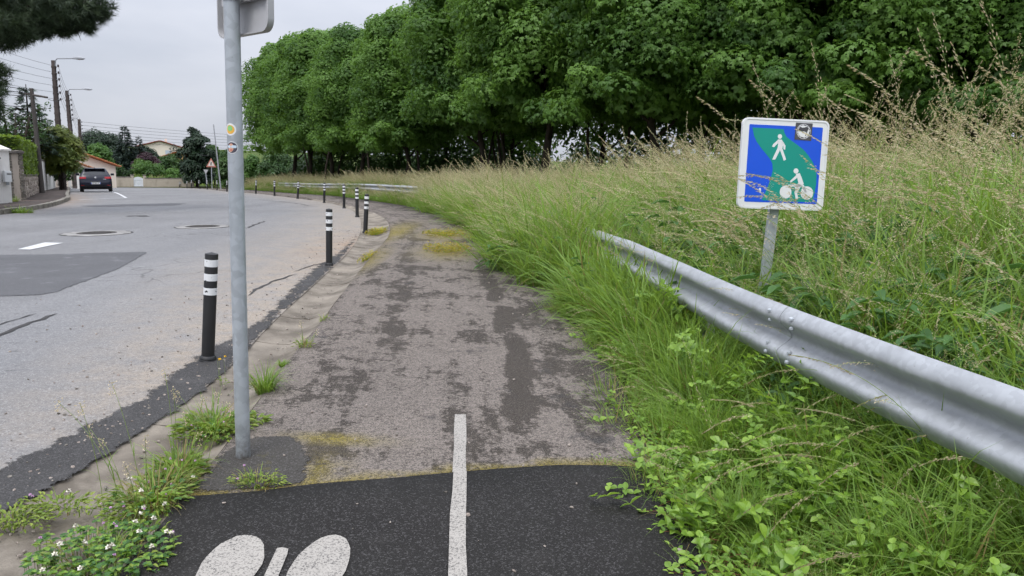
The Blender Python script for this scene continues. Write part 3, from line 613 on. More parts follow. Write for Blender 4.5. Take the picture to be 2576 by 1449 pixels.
# ---- path sign with pedestrian and cyclist
c6 = pt(1971, 414, 5.95)
fx, fy = 2.03, 5.98; fz = float(zm(fx, fy)) - .1
sg = empty('path_sign', (fx, fy, fz)); tag(sg, 'square blue and green walking and cycling path sign leaning among tall grass', 'sign')
ux = (ray(2085, 416) - ray(1860, 414)).normalized(); face = (Vector((0, 0, HC)) - c6); face.z = 0; face.normalize()
SX = Vector((ux.x, ux.y, 0)).normalized(); SX = (SX + Vector((0, .10, 0))).normalized(); SZ = Vector((-.012, .05, 1)); SZ = (SZ - SX * SZ.dot(SX)).normalized()
roll_ = R_(-.3); SX, SZ = SX * math.cos(roll_) + SZ * math.sin(roll_), SZ * math.cos(roll_) - SX * math.sin(roll_)
SN = SX.cross(SZ); SN = SN if SN.y < 0 else -SN
W_ = .70; org = c6 - Vector((fx, fy, fz))
def F6(u, v, w): return org + SX * u + SZ * v + SN * w
def zoomuv(x, y):
    v = (y - 105) / 690; u = ((x - 145) + 32 * v) / 678; v = (y - 105 - 3 * u) / 690
    return ((u - .5) * W_, (.5 - v) * W_)
signw = plain('sign_white', (.70, .71, .71), .3, .5, .04); signb = plain('sign_blue', (.004, .080, .62), .3, .5, .05); signg = plain('sign_green', (.0, .26, .20), .3, .5, .05)
pan = MB().prism(rrect(W_, W_, .045), .028, lambda u, v, w: F6(u, v, w - .028)).build('panel', signw, sg, bevel=.004)
b = MB(); o1, o2 = rrect(W_ * 1.004, W_ * 1.004, .046), rrect(W_ * .965, W_ * .965, .034); n = len(o1)
b.add([F6(u, v, -.03) for u, v in o1] + [F6(u, v, .003) for u, v in o1] + [F6(u, v, .004) for u, v in o2] + [F6(u, v, .0004) for u, v in o2], [(r * n + k, r * n + (k + 1) % n, (r + 1) * n + (k + 1) % n, (r + 1) * n + k) for r in range(3) for k in range(n)])
b.build('rim', signw, sg)
def flat(name, poly, w, mat, parent, uv=True):
    P = [zoomuv(*p) for p in poly] if uv else poly
    return MB().prism(P, .0006, lambda u, v, k: F6(u, v, w + k - .0006)).build(name, mat, parent)
flat('blue_field', rrect(W_ * .855, W_ * .855, .008), .0014, signb, sg, False)
flat('green_band', [(215, 180), (340, 181), (460, 183), (468, 212), (485, 240), (520, 265), (560, 290), (620, 330), (660, 372), (695, 418), (720, 465), (733, 520), (733, 590), (722, 660), (705, 733), (500, 732), (302, 731), (330, 668), (352, 610), (372, 550), (383, 495), (378, 445), (355, 408), (320, 368), (285, 330), (250, 285), (228, 240)], .0021, signg, sg)
ped = flat('pedestrian_symbol', oval(432, 239, 17, 18, 0, 16), .0028, signw, sg)
for P in ([(416, 262), (448, 262), (458, 296), (454, 334), (414, 334), (420, 298)], [(418, 264), (424, 285), (388, 322), (372, 318), (380, 300)], [(449, 266), (478, 306), (476, 338), (464, 336), (460, 310), (446, 290)], [(414, 332), (440, 334), (400, 416), (376, 416)], [(432, 332), (455, 332), (486, 412), (468, 422)]):
    flat('limb', P, .0028, signw, ped)
cyc = flat('cyclist_symbol', oval(490, 662, 47, 50, 0, 24), .0028, signw, sg)
for P in (oval(660, 664, 51, 52, 0, 24), oval(568, 497, 20, 20, 0, 16), [(566, 520), (598, 512), (614, 545), (632, 592), (612, 618), (572, 622), (556, 612), (590, 590), (580, 552)], [(570, 530), (580, 548), (530, 588), (518, 580)],
          [(520, 604), (610, 596), (612, 612), (524, 620)], [(588, 606), (612, 612), (582, 664), (592, 708), (572, 712), (560, 660)], [(612, 606), (632, 600), (660, 655), (646, 664)], [(504, 606), (522, 602), (500, 660), (486, 656)], [(556, 612), (570, 608), (584, 640), (572, 646)]):
    flat('figure_piece', P, .0029, signw, cyc)
stk = flat('sticker', [(555, 129), (688, 131), (680, 263), (546, 258)], .0036, plain('sticker_grey_black', (.075, .075, .08), .6, .3, .5, 80), sg)
tag(stk, 'grey weathered sticker with a round emblem of a waving flag')
flat('emblem_ring', oval(617, 194, 56, 57, 0, 28), .0043, plain('sticker_worn_white', (.50, .50, .51), .6, .3, .2, 60), stk)
for a in range(12):
    t = a * math.pi / 6 + .2; c, s = math.cos(t), math.sin(t)
    if a % 3 == 0: flat('emblem_mark', [(617 + r * math.cos(t + d), 194 + r * math.sin(t + d)) for r, d in ((46, -.2), (53, -.2), (53, .2), (46, .2))], .0050, MATS['sticker_grey_black'], stk)
    else: flat('emblem_mark', [(617 + r * math.cos(t + d), 194 + r * math.sin(t + d)) for r, d in ((47, -.1), (52, -.1), (52, .05), (47, .05))], .0050, MATS['sticker_grey_black'], stk)
flat('emblem_disc', oval(617, 194, 42, 44, 0, 28), .0050, signw, stk)
flat('flag', [(588, 159), (607, 166), (622, 164), (635, 159), (645, 159), (656, 169), (634, 228), (629, 227), (639, 199), (619, 193), (602, 196), (585, 189), (576, 181)], .0057, plain('flag_grey', (.06, .06, .065), .6), stk)
flat('scuff', [(277, 640), (292, 636), (296, 655), (290, 662), (298, 675), (284, 674)], .0021, signw, sg)
foot = Vector((0, 0, 0)); top = org + SZ * .30 - SN * .05
b = MB(); axis = (top - foot).normalized(); sx = SX; sy = axis.cross(sx)
for t0, t1 in ((foot, top),):
    vs = []
    for p in (t0, t1):
        for a, c in ((-.04, -.02), (.04, -.02), (.04, .02), (-.04, .02)): vs.append(p + sx * a + sy * c)
    b.add(vs, [(0, 1, 2, 3), (4, 5, 6, 7), (0, 1, 5, 4), (1, 2, 6, 5), (2, 3, 7, 6), (3, 0, 4, 7)])
b.build('post', M['galv'], sg, bevel=.006)
for v in (-.2, .2):
    MB().prism([(-.3, v - .02), (.3, v - .02), (.3, v + .02), (-.3, v + .02)], .02, lambda u, vv, w: F6(u, vv, -.05 + w)).build('mounting_rail', M['galv'], sg)

# ---- guard rail
RAILP = catmull([(2.3, .1), (2.08, 1.3), (1.84, 2.5), (1.68, 3.3), (1.50, 4.45), (1.36, 6.0), (1.16, 8.2), (1.02, 10.2), (.45, 14.8), (-.35, 19.4), (-1.65, 24.2), (-3.8, 30.2), (-6.8, 37.4), (-11.5, 47.9), (-17.5, 58.8), (-20, 63.3)], .1)
rl = empty('guard_rail', (2.0, 1.5, float(zg(2.0, 1.5)))); tag(rl, 'galvanised corrugated steel guard rail half buried in tall grass beside the path', 'guard rail'); rlo = np.array(rl.location)
WP = []
for k in range(29):
    t = k / 28; z = .165 * (1 - 2 * t); a = abs(z)
    d = .083 * (.5 + .5 * math.cos((a - .092) / .092 * math.pi)) if a < .092 else .083 * (.30 + .70 * math.cos(min(1, (a - .092) / .085) * math.pi / 2) )
    WP.append((d, z))
ra = along_pts(RAILP, .25); RT = .785
def rail_h(p): return float(zg(*p)) + RT - .165 - float(np.interp(p[1], [7.5, 10, 25, 30], [0, .08, .08, 0]))
nseg = 16; i0 = 0; pi_ = 0
def rail_norm(i):
    d = ra[min(i + 1, len(ra) - 1)] - ra[max(i - 1, 0)]; d = d / np.linalg.norm(d); return np.array([-d[1], d[0]])
while i0 < len(ra) - 2:
    i1 = min(i0 + nseg, len(ra) - 1); ex = min(i1 + 1, len(ra) - 1); V = []; off = .004 * (pi_ % 2)
    idx = list(range(i0, ex + 1)); k = len(WP)
    for th in (0, -.004):
        for i in idx:
            n2 = rail_norm(i); h = rail_h(ra[i])
            V += [(ra[i][0] + n2[0] * (d + th + off) - rlo[0], ra[i][1] + n2[1] * (d + th + off) - rlo[1], h + z * (1 if th == 0 else .985) - rlo[2]) for d, z in WP]
    m = len(idx); F = [(j * k + u, j * k + u + 1, (j + 1) * k + u + 1, (j + 1) * k + u) for j in range(m - 1) for u in range(k - 1)]
    F += [tuple(m * k + q for q in f[::-1]) for f in F]
    for j in range(m - 1):
        for u in (0, k - 1): F.append((j * k + u, (j + 1) * k + u, m * k + (j + 1) * k + u, m * k + j * k + u))
    for j in (0, m - 1):
        F += [(j * k + u, j * k + u + 1, m * k + j * k + u + 1, m * k + j * k + u) for u in range(k - 1)]
    bm_ = MB().add(V, F).build('beam', M['rail'], rl, True)
    if i0 > 0:
        for zz in (.118, .066, -.066, -.118):
            for s in (-.12, .12):
                p = ra[i0] + (ra[i0 + 1] - ra[i0]) / .25 * s; n2 = rail_norm(i0); dd = np.interp(zz, [w[1] for w in WP[::-1]], [w[0] for w in WP[::-1]]) + off + .002
                c = Vector((p[0] + n2[0] * dd - rlo[0], p[1] + n2[1] * dd - rlo[1], rail_h(p) + zz - rlo[2]))
                if p[1] < 20: MB().lathe([(.014, -.004), (.013, .006), (.006, .011), (0, .012)], 8, c).build('bolt_head', M['galv'], bm_, True)
    i0 = i1; pi_ += 1
for i in range(6, len(ra), 16):
    n2 = rail_norm(i); p = ra[i] - n2 * .10; z0 = float(zm(*p)) - .5; h = rail_h(ra[i]) + .10; rz = math.atan2(n2[1], n2[0])
    b = MB(); c0 = np.array([p[0] - rlo[0], p[1] - rlo[1]])
    b.box((c0[0], c0[1], (z0 + h) / 2 - rlo[2]), (.006, .1, h - z0), rz)
    for s in (-1, 1):
        q = c0 + np.array([-n2[1], n2[0]]) * s * .05; b.box((q[0] , q[1], (z0 + h) / 2 - rlo[2]), (.055, .006, h - z0), rz)
    b.box((c0[0] + n2[0] * .05, c0[1] + n2[1] * .05, h - .16 - rlo[2]), (.1, .09, .2), rz); b.build('post', M['galv'], rl)

# ---- parked car, seen from behind
def car():
    cx, cy = pt(243, 484, 46.6).x, 46.6; hd = Vector((cx, cy, 0)).normalized(); rz = math.atan2(hd.y, hd.x) - math.pi / 2
    o = empty('parked_car', (cx, cy, float(zg(cx, cy)) + .005), (0, R_(-1.5), rz)); tag(o, 'dark navy hatchback parked at the left kerb, seen from behind', 'car')
    paint = Mt('navy_car_paint', .3, .4); paint.col((.004, .006, .018)); paint.b.inputs['Coat Weight'].default_value = .25; paint = paint.m
    glass = plain('dark_car_glass', (.012, .014, .018), .06, .6, .1); red = plain('tail_light_red', (.35, .012, .018), .2, .6, .15); plate = plain('number_plate_white', (.66, .67, .66), .4)
    sil = [(.10, .30), (.03, .42), (.0, .58), (.04, .66), (.06, .80), (.10, .95), (.16, 1.03), (.36, 1.30), (.46, 1.40), (.60, 1.445), (1.2, 1.48), (1.9, 1.46), (2.3, 1.38), (2.95, 1.06), (3.15, .98), (3.9, .84), (4.12, .70), (4.18, .45), (4.10, .28), (3.6, .20), (.5, .20)]
    def Wd(z): return np.interp(z, [.2, .35, .7, .92, 1.0, 1.44, 1.5], [.82, .87, .895, .88, .84, .62, .56])
    S = [-1, -.97, -.85, -.6, -.3, 0, .3, .6, .85, .97, 1]; V = []
    for s in S:
        for y, z in sil:
            e = abs(s) ** 6; yy = y + (2.1 - y) * .045 * e; zz = z + (.75 - z) * .05 * e; V.append((s * Wd(z), yy, zz))
    k = len(sil); F = [(j * k + u, j * k + (u + 1) % k, (j + 1) * k + (u + 1) % k, (j + 1) * k + u) for j in range(len(S) - 1) for u in range(k)] + [tuple(range(k)), tuple((len(S) - 1) * k + u for u in range(k))]
    MB().add(V, F).build('body', paint, o, True)
    def rearq(u0, u1, z0, z1, off, zoff=0):            # quad patch on the tail between heights
        vs = []; ys = np.array([s[0] for s in sil[:11]]); zs = np.array([s[1] for s in sil[:11]])
        for z in np.linspace(z0, z1, 5):
            for u in np.linspace(u0, u1, 9):
                w = float(Wd(z)); e = abs(u) ** 6; y = float(np.interp(z, zs, ys)); vs.append((u * w * (1.0), y + (2.1 - y) * .045 * e - off, z + (.75 - z) * .05 * e + zoff))
        return vs, [(j * 9 + u, j * 9 + u + 1, (j + 1) * 9 + u + 1, (j + 1) * 9 + u) for j in range(4) for u in range(8)]
    MB().add(*rearq(-.86, .86, 1.05, 1.34, .012)).build('rear_window', glass, o, True)
    for s in (-1, 1):
        t = MB().add(*rearq(s * .58, s * .985, .83, .95, .014)).build('tail_light', red, o, True)
        MB().add(*rearq(s * .68, s * .93, .875, .905, .020)).build('light_strip', plain('tail_light_bright', (.55, .05, .06), .2), t, True)
        MB().add(*rearq(s * .72, s * .92, .40, .44, .012)).build('reflector', red, o, True)
        # wheels
        for y in (.72, 3.35):
            wv = empty('wheel', (0, 0, 0)); wv.parent = o; wv.location = (s * .79, y, .315)
            b = MB().lathe([(.20, -.11), (.29, -.11), (.315, -.08), (.315, .08), (.29, .11), (.20, .11)], 24); b.v = [(z, x, y2) for x, y2, z in b.v]; b.build('tyre', plain('tyre_rubber', (.02, .02, .021), .8), wv, True)
            b = MB().lathe([(.20, -.10), (.20, .10), (.05, .085), (0, .085)], 16); b.v = [(z * s, x, y2) for x, y2, z in b.v]; b.build('rim', plain('wheel_alloy', (.35, .35, .36), .3, .5, .05, metal=.6), wv, True)
        MB().box((s * .99, 2.62, 1.02), (.20, .12, .14), 0).build('mirror', paint, o, bevel=.03)
        b = MB(); b.add([(s * (float(Wd(z)) + .006), y, z) for y, z in ((.75, 1.06), (2.85, 1.03), (2.25, 1.34), (1.0, 1.38), (.62, 1.28))], [(0, 1, 2, 3, 4)]); b.build('side_window', glass, o)
    MB().add(*rearq(-.30, .30, .56, .66, .010)).build('plate_recess', M['black'], o)
    pl = MB().add([(-.26, -.022, .50), (.26, -.022, .50), (.26, .0, .61), (-.26, .0, .61), (-.26, .03, .50), (.26, .03, .50), (.26, .05, .61), (-.26, .05, .61)], [(0, 1, 2, 3), (4, 5, 6, 7), (0, 1, 5, 4), (3, 2, 6, 7), (0, 3, 7, 4), (1, 2, 6, 5)]).build('number_plate', plate, o)
    for s in (-1, 1): MB().box((s * .24, -.016, .555), (.035, .012, .10)).build('plate_band', plain('plate_blue', (.03, .08, .35), .4), pl)
    b = MB()
    for x in (-.17, -.12, -.05, -.01, .04, .11, .16): b.box((x, -.014, .555), (.028, .012, .065))
    b.build('plate_characters', M['black'], pl)
    b = MB().lathe([(.055, 0), (.055, .012), (.045, .018), (0, .018)], 20); b.v = [(x, .065 - z, .90 + y) for x, y, z in b.v]; b.build('round_emblem', plain('chrome', (.75, .76, .78), .2, .5, .05, metal=.5), o)
    MB().box((.50, .055, .80), (.16, .02, .025)).build('model_lettering', MATS['chrome'], o)
    MB().add(*rearq(-.99, .99, .44, .50, .012)).build('bumper_crease', paint, o, True)
    MB().add(*rearq(-.80, .80, .31, .40, .012)).build('lower_bumper', M['black'], o, True)
    MB().box((0, .42, 1.44), (1.18, .30, .035)).build('roof_spoiler', paint, o, bevel=.012)
    MB().tube([(0, .20, 1.07), (-.16, .21, 1.10), (-.38, .22, 1.11)], .012, 5).build('rear_wiper', M['black'], o)
    MB().tube([(0, .75, 1.46), (0, .85, 1.53)], [.03, .008], 6).build('antenna', M['black'], o)
    MB().box((0, 2.0, .22), (1.5, 3.4, .12)).build('underbody', M['black'], o)
    MB().add([(-.72, 2.90, 1.09), (.72, 2.90, 1.09), (.58, 2.30, 1.40), (-.58, 2.30, 1.40)], [(0, 1, 2, 3)]).build('windscreen', glass, o)
car()

# ================================================================== THE STREET ON THE LEFT
def strip(A, B, h0, h1, t, z0=-.3, n=6, lift=.11, cut=None):
    """wall body from A to B that follows the slope; heights above the pavement"""
    A, B = np.array(A, float), np.array(B, float); d = B - A; nn = np.array([-d[1], d[0]]) / np.linalg.norm(d); V = []
    for i in range(n + 1):
        p = A + d * i / n; g = float(zg(*p)) + lift; h = h0 + (h1 - h0) * i / n
        for s in (-.5, .5):
            q = p + nn * t * s; V += [(q[0], q[1], g + z0), (q[0], q[1], g + h)]
    F = []
    for i in range(n):
        a, b = i * 4, i * 4 + 4; F += [(a, b, b + 1, a + 1), (a + 2, a + 3, b + 3, b + 2), (a + 1, b + 1, b + 3, a + 3)]
    F += [(0, 1, 3, 2), (n * 4, n * 4 + 2, n * 4 + 3, n * 4 + 1)]
    return MB().add(V, F)
def capstrip(A, B, h0, h1, t, th=.06, lift=.11):
    b = strip(A, B, h0 + th, h1 + th, t, 0, 6, lift); 
    for i, v in enumerate(b.v):
        if i % 2 == 0: b.v[i] = (v[0], v[1], b.v[i + 1][2] - th)
    return b
def wall(name, label, A, B, h0, h1, t, mat, cap=None, cat='wall', lift=.11, capname='coping'):
    o = empty(name, (A[0], A[1], float(zg(*A)) + lift)); tag(o, label, cat); L = Vector(o.location)
    def sh(b): b.v = [tuple(Vector(v) - L) for v in b.v]; return b
    sh(strip(A, B, h0, h1, t, lift=lift)).build('wall_body', mat, o)
    if cap: sh(capstrip(A, B, h0 + .001, h1 + .001, t + .08, lift=lift)).build(capname, cap, o)
    return o, L
def lerp2(A, B, t): return (A[0] + (B[0] - A[0]) * t, A[1] + (B[1] - A[1]) * t)
WA, WB, WC, WD, WE = (-17.9, 25.9), (-18.75, 27.9), (-18.95, 28.35), (-25.6, 40.0), (-38.2, 62.0)
w1, L1 = wall('white_wall', 'white rendered wall with a grey coping at the far left edge', (-16.2, 20.5), WA, 1.55, 1.50, .22, M['render'], M['cap'])
gp = empty('gate_pillar', (*WA, float(zg(*WA)) + .1)); tag(gp, 'white rendered gate pillar with a pyramid cap at the left edge', 'pillar')
MB().box((.02, .25, .85), (.34, .34, 1.9), -.5).build('shaft', M['render'], gp)
MB().box((.02, .25, 1.83), (.46, .46, .06), -.5).add([(.02 + x * .21 * math.cos(-.5) - y * .21 * math.sin(-.5), .25 + x * .21 * math.sin(-.5) + y * .21 * math.cos(-.5), 1.862) for x, y in ((-1, -1), (1, -1), (1, 1), (-1, 1))] + [(.02, .25, 1.99)], [(0, 1, 4), (1, 2, 4), (2, 3, 4), (3, 0, 4)]).build('cap', M['render'], gp)
mbx = empty('letter_box', (WA[0] + .28, WA[1] + .1, float(zg(*WA)) + .85)); tag(mbx, 'pale grey letter box fixed on the white wall end', 'letter box')
MB().box((0, 0, .17), (.16, .22, .38), -.5).build('box', plain('letter_box_grey', (.68, .70, .71), .5), mbx, bevel=.01); MB().box((.085, -.02, .26), (.01, .14, .03), -.5).build('slot', M['black'], mbx)
MB().box((0, 0, -.07), (.05, .08, .10), -.5).build('bracket', M['galv'], mbx)
# rough stone pier: every stone its own piece
pier = empty('stone_pier', (*lerp2(WB, WC, .5), float(zg(*WB)) + .1)); tag(pier, 'rough grey stone pier between white wall and hedge', 'pillar')
rs = random.Random(3)
MB().box((0, 0, .8), (.46, .46, 1.9), -.5).build('mortar_core', M['rubble'], pier)
z = -.02
while z < 1.7:
    h = rs.uniform(.09, .2)
    for sd in (-1, 1):
        w = rs.uniform(.18, .34); x = sd * (.27 - w / 2) + rs.uniform(-.01, .01); c, s = math.cos(-.5), math.sin(-.5)
        for yy in (-.2, .2):
            px0, py0 = x, yy + rs.uniform(-.015, .015)
            MB().box((px0 * c - py0 * s, px0 * s + py0 * c, z + h / 2), (w, .16, h - .02), -.5 + rs.uniform(-.04, .04), taper=rs.uniform(.92, 1)).build('stone', M['stone'], pier, bevel=.015)
    z += h
MB().box((0, 0, 1.80), (.62, .62, .09), -.5).build('capstone', M['cap'], pier, bevel=.01)
# low rubble wall with stones proud of the render
rw, LR = wall('rubble_wall', 'low pale rubble stone wall with coping under the clipped hedge', WC, WD, .92, .88, .40, M['rubble'], M['cap'])
d_ = np.array(WD) - np.array(WC); LW = np.linalg.norm(d_); d_ = d_ / LW; nw = np.array([d_[1], -d_[0]]); rz = math.atan2(d_[1], d_[0]); rs = random.Random(8)
for row in range(5):
    s = .15 + (row % 2) * .2
    while s < LW - .3:
        w = rs.uniform(.28, .75)
        if rs.random() < .72:
            p = np.array(WC) + d_ * (s + w / 2) + nw * .20; g = float(zg(*p)) + .11 + .08 + row * .165 + rs.uniform(-.02, .02)
            b = MB().box((p[0] - LR.x, p[1] - LR.y, g - LR.z), (w * .9, .05 + rs.uniform(0, .03), rs.uniform(.09, .15)), rz, taper=rs.uniform(.8, 1)); b.build('stone', M['rub'], rw, bevel=.02)
        s += w + .03
ww, LWW = wall('white_wall', 'white rendered garden wall behind the leaning wooden pole', WD, WE, 1.78, 1.82, .24, M['render'], M['cap'])
p = lerp2(WD, WE, .40); nq = Vector((nw[0], nw[1], 0)) * .125
b = MB()
for k in range(6): b.box(Vector((p[0], p[1], float(zg(*p)) + .65 + k * .16)) + nq - LWW, (.16, .02, .12), rz)
b.build('name_lettering', plain('lettering_brown', (.16, .12, .10), .7), ww)
p = lerp2(WD, WE, .93); MB().box(Vector((p[0], p[1], float(zg(*p)) + 1.55)) + nq - LWW, (.5, .04, .5), rz).build('niche_box', M['black'], ww)
# further along: dark gate, small stone piers, white posts and wall
G0, G1 = (-39.2, 63.8), (-41.6, 68.0)
gt = empty('garden_gate', (*G0, float(zg(*G0)) + .11)); tag(gt, 'low dark garden gate between stone stubs beyond the white wall', 'gate'); LG = Vector(gt.location)
b = strip(G0, G1, .95, .95, .06, .05); b.v = [tuple(Vector(v) - LG) for v in b.v]; b.build('leaf', plain('dark_gate', (.035, .037, .04), .7), gt)
for p in (G0, G1): MB().box((p[0] - LG.x, p[1] - LG.y, .42), (.5, .4, 1.0), rz).build('stub', M['rubble'], gt, bevel=.03)
for P, hh, lb in ((pt(176, 468, 62), 2.1, 'slim white gate post left of the second concrete pole'), (pt(198, 470, 64), 1.2, 'short white wall end behind the parked car')):
    g = float(zg(P.x, P.y)); o = empty('gate_post', (P.x, P.y, g)); tag(o, lb, 'post'); w = .22 if hh > 2 else .7
    MB().box((0, 0, hh / 2), (w, .22, hh), rz).build('shaft', M['render'], o); MB().box((0, 0, hh + .03), (w + .08, .3, .06), rz).build('cap', M['render'], o)

# ---- utility poles
def utility_pole(name, label, px_top, px_base, y, wood=False, lamp=0, r0=.17, r1=.10, nins=6, arm=1.35):
    bpt = pt(*px_base, y); tpt = pt(*px_top, y - .2); g = float(zg(bpt.x, bpt.y)) + .05; o = empty(name, (bpt.x, bpt.y, g)); tag(o, label, 'utility pole')
    T = Vector((tpt.x - bpt.x, tpt.y - bpt.y, tpt.z - g)); H = T.z
    if wood: MB().tube([(0, 0, -.3), T * .5, T], [r0, (r0 + r1) / 2, r1], 12).build('shaft', M['wood'], o, True)
    else:
        b = MB(); ring = []
        n = 26
        for i in range(n + 1):
            t = i / n; c = T * t; r = r0 + (r1 - r0) * t
            b.add([c + Vector((sx * r, sy * r * .8, -.3 if i == 0 else 0)) for sx, sy in ((-1, -1), (1, -1), (1, 1), (-1, 1))], [])
        b.f = [(i * 4 + k, i * 4 + (k + 1) % 4, i * 4 + 4 + (k + 1) % 4, i * 4 + 4 + k) for i in range(n) for k in range(4)] + [(0, 1, 2, 3), tuple(n * 4 + k for k in range(4))]; b.mi = [0] * len(b.f)
        b.build('shaft', M['poleconc'], o)
        for i in range(1, 20):
            t = i / 20; r = (r0 + (r1 - r0) * t)
            MB().box(T * t, (r * 2 + .03, r * 1.6 + .03, .10)).build('step_band', M['poleconc'], o)
    ins = []
    for k in range(nins):
        z = T * (1 - (.35 + .42 * k) / H); s = r1 + .05
        m_ = MB().tube([z + Vector((s - .05, -.02, 0)), z + Vector((s + .13, -.02, 0))], .018, 5).build('bracket', M['galv'], o)
        q = z + Vector((s + .15, -.02, -.06)); MB().lathe([(0, 0), (.05, .0), (.065, .05), (.04, .07), (.06, .11), (.035, .16), (0, .17)], 10, q).build('insulator', M['ceramic'], m_)
        ins.append(o.location + q + Vector((0, 0, .1)))
    if lamp:
        u = Vector((lamp, -.15, 0)).normalized()
        P = [T + Vector((0, 0, -.35)) + u * .12, T + Vector((0, 0, .0)) + u * .16, T + Vector((0, 0, .12)) + u * .3, T + Vector((0, 0, .14)) + u * arm]
        a = MB().tube(P, .035, 7).build('lamp_arm', M['lamp'], o, True)
        e = P[-1]; b = MB(); n = 12; vs = []
        for i, (s, w, h) in enumerate(((-.1, .05, .04), (.12, .10, .09), (.42, .17, .16), (.70, .15, .13), (.92, .03, .03))):
            vs += [e + u * s + Vector((-u.y, u.x, 0)) * w * math.cos(2 * math.pi * k / n) + Vector((0, 0, h * max(math.sin(2 * math.pi * k / n), -.45))) for k in range(n)]
        b.add(vs, [(i * n + k, i * n + (k + 1) % n, i * n + n + (k + 1) % n, i * n + n + k) for i in range(4) for k in range(n)] + [tuple(range(n)), tuple(4 * n + k for k in range(n))]); b.build('lamp_head', M['lamp'], a, True)
    return o, T, ins
U1, T1, I1 = utility_pole('utility_pole', 'tall concrete utility pole with lamp, nearest of the three concrete ones', (134, 152), (159, 478), 50, lamp=1, r0=.175, r1=.10)
U2, T2, I2 = utility_pole('utility_pole', 'concrete utility pole with lamp rising behind the parked car', (168, 228), (190, 470), 66, lamp=1, r0=.18, r1=.11, arm=1.5)
U3, T3, I3 = utility_pole('utility_pole', 'farthest concrete utility pole with a small lamp facing left', (199, 300), (208, 466), 96, lamp=-1, r0=.19, r1=.13, arm=.6)
U0, T0, I0 = utility_pole('utility_pole', 'leaning dark wooden pole before the white wall with a crossarm', (79, 222), (107, 486), 38.5, wood=True, nins=0, r0=.125, r1=.085)
b = MB().tube([T0 * .93 + Vector((-.5, .2, .12)), T0 * .93 + Vector((1.0, -.4, -.08))], .05, 6); b.build('crossarm', M['wood'], U0)
ORD = ['uppermost', 'second from the top', 'third from the top', 'fourth from the top', 'fifth from the top', 'lowest']
def cable(A, B, sag, label, group, r=.010):
    A, B = Vector(A), Vector(B); P = [A.lerp(B, t) + Vector((0, 0, -4 * sag * t * (1 - t))) for t in np.linspace(0, 1, 15)]
    o = empty('overhead_wire', tuple(A)); b = MB().tube([p - A for p in P], r, 4).build('wire', M['wire'], o); tag(o, label, 'wire', group)
for i, (a, c) in enumerate(zip(I1, I2)): cable(a, c, .35, 'thin overhead wire between the two nearest lamp poles, ' + ORD[i], 'wires between the first two lamp poles', .009)
for i, (a, c) in enumerate(zip(I2, I3)): cable(a, c, .35, 'thin overhead wire from the second lamp pole to the farthest, ' + ORD[i], 'wires from the second pole on', .010)
for i, a in enumerate(I3): cable(a, (-20, 160, a.z + 1.5), 1.0, 'faint far wire crossing the sky right of the farthest pole, ' + ORD[i], 'wires right of the farthest pole', .016)
for i, a in enumerate(I1): cable(a + Vector((-.42, 0, 0)), (-23, 16.5, a.z + 2.6 - .1 * i), .9, 'thin wire sagging from the nearest lamp pole towards the pine, ' + ORD[i], 'wires from the nearest lamp pole to the left', .009)
top0 = U0.location + T0
for i, (dz, e) in enumerate(((-.1, (-28, 22, 7.2)), (-.25, (-28, 24, 6.3)), (-.4, (-30, 26, 5.9)), (-.9, (-30, 30, 5.2)))): cable(top0 + Vector((-.1, 0, dz)), e, .6, 'dark cable running left from the leaning wooden pole, ' + ORD[i], 'cables at the wooden pole', .016)
cable(top0 + Vector((.8, 0, -.5)), U2.location + T2 * .965, .3, 'cable from the wooden pole crossarm to the second lamp pole', None, .014)

# ---- far lamp, warning triangle, small sign
lp = pt(555, 444, 88); ltop = pt(537, 313, 88); g = float(zg(lp.x, lp.y)); o = empty('street_lamp', (lp.x, lp.y, g)); tag(o, 'slim leaning lamp mast standing by the dark evergreen', 'street lamp')
T = Vector((ltop.x - lp.x, 0, ltop.z - g)); MB().tube([(0, 0, -.2), T * .5, T], [.09, .075, .05], 10).build('mast', M['lamp'], o, True)
h = T * .70; a = MB().tube([h, h + Vector((-.35, 0, .02)), h + Vector((-.5, 0, .02))], .035, 6).build('lamp_arm', M['lamp'], o)
b = MB().lathe([(0, -.03), (.2, -.02), (.24, .03), (.12, .12), (0, .13)], 14); b.v = [(x * 1.9 + h.x - .9, y * .8 + h.y, z + h.z) for x, y, z in b.v]; b.build('lamp_head', M['lamp'], a, True)
cable(o.location + T * .58, (-38, 90, o.location.z + 4.0), .3, 'cable from the lamp mast to the tree row', None, .02)
wp = pt(533, 452, 80); g = float(zg(wp.x, wp.y)); o = empty('warning_sign', (wp.x, wp.y, g)); tag(o, 'red bordered triangular warning sign on a post beyond the bollards', 'sign')
zc = pt(533, 412, 80).z - g; MB().tube([(0, 0, -.3), (0, 0, zc + .3)], .045, 10).build('post', M['galv'], o)
def tri(s, y, nm, mat, par):
    P = [(0, s * .62), (-s * .56, -s * .36), (s * .56, -s * .36)]; return MB().prism(P, .012, lambda u, v, w: Vector((u, y + w, zc + v))).build(nm, mat, par)
pnl = tri(.98, -.07, 'panel', plain('sign_red', (.42, .16, .12), .5), o); tri(.66, -.085, 'face', plain('sign_faded_white', (.62, .55, .50), .5), pnl)
MB().prism([(-.05, -.18), (.04, -.16), (.03, .0), (.10, .10), (.02, .20), (-.06, .08)], .004, lambda u, v, w: Vector((u, -.092 + w, zc + v))).build('pictogram', M['black'], pnl)
wp = pt(521, 462, 78); g = float(zg(wp.x, wp.y)); o = empty('small_sign', (wp.x, wp.y, g)); tag(o, 'small grey downward triangle sign seen from behind, left of the warning triangle', 'sign')
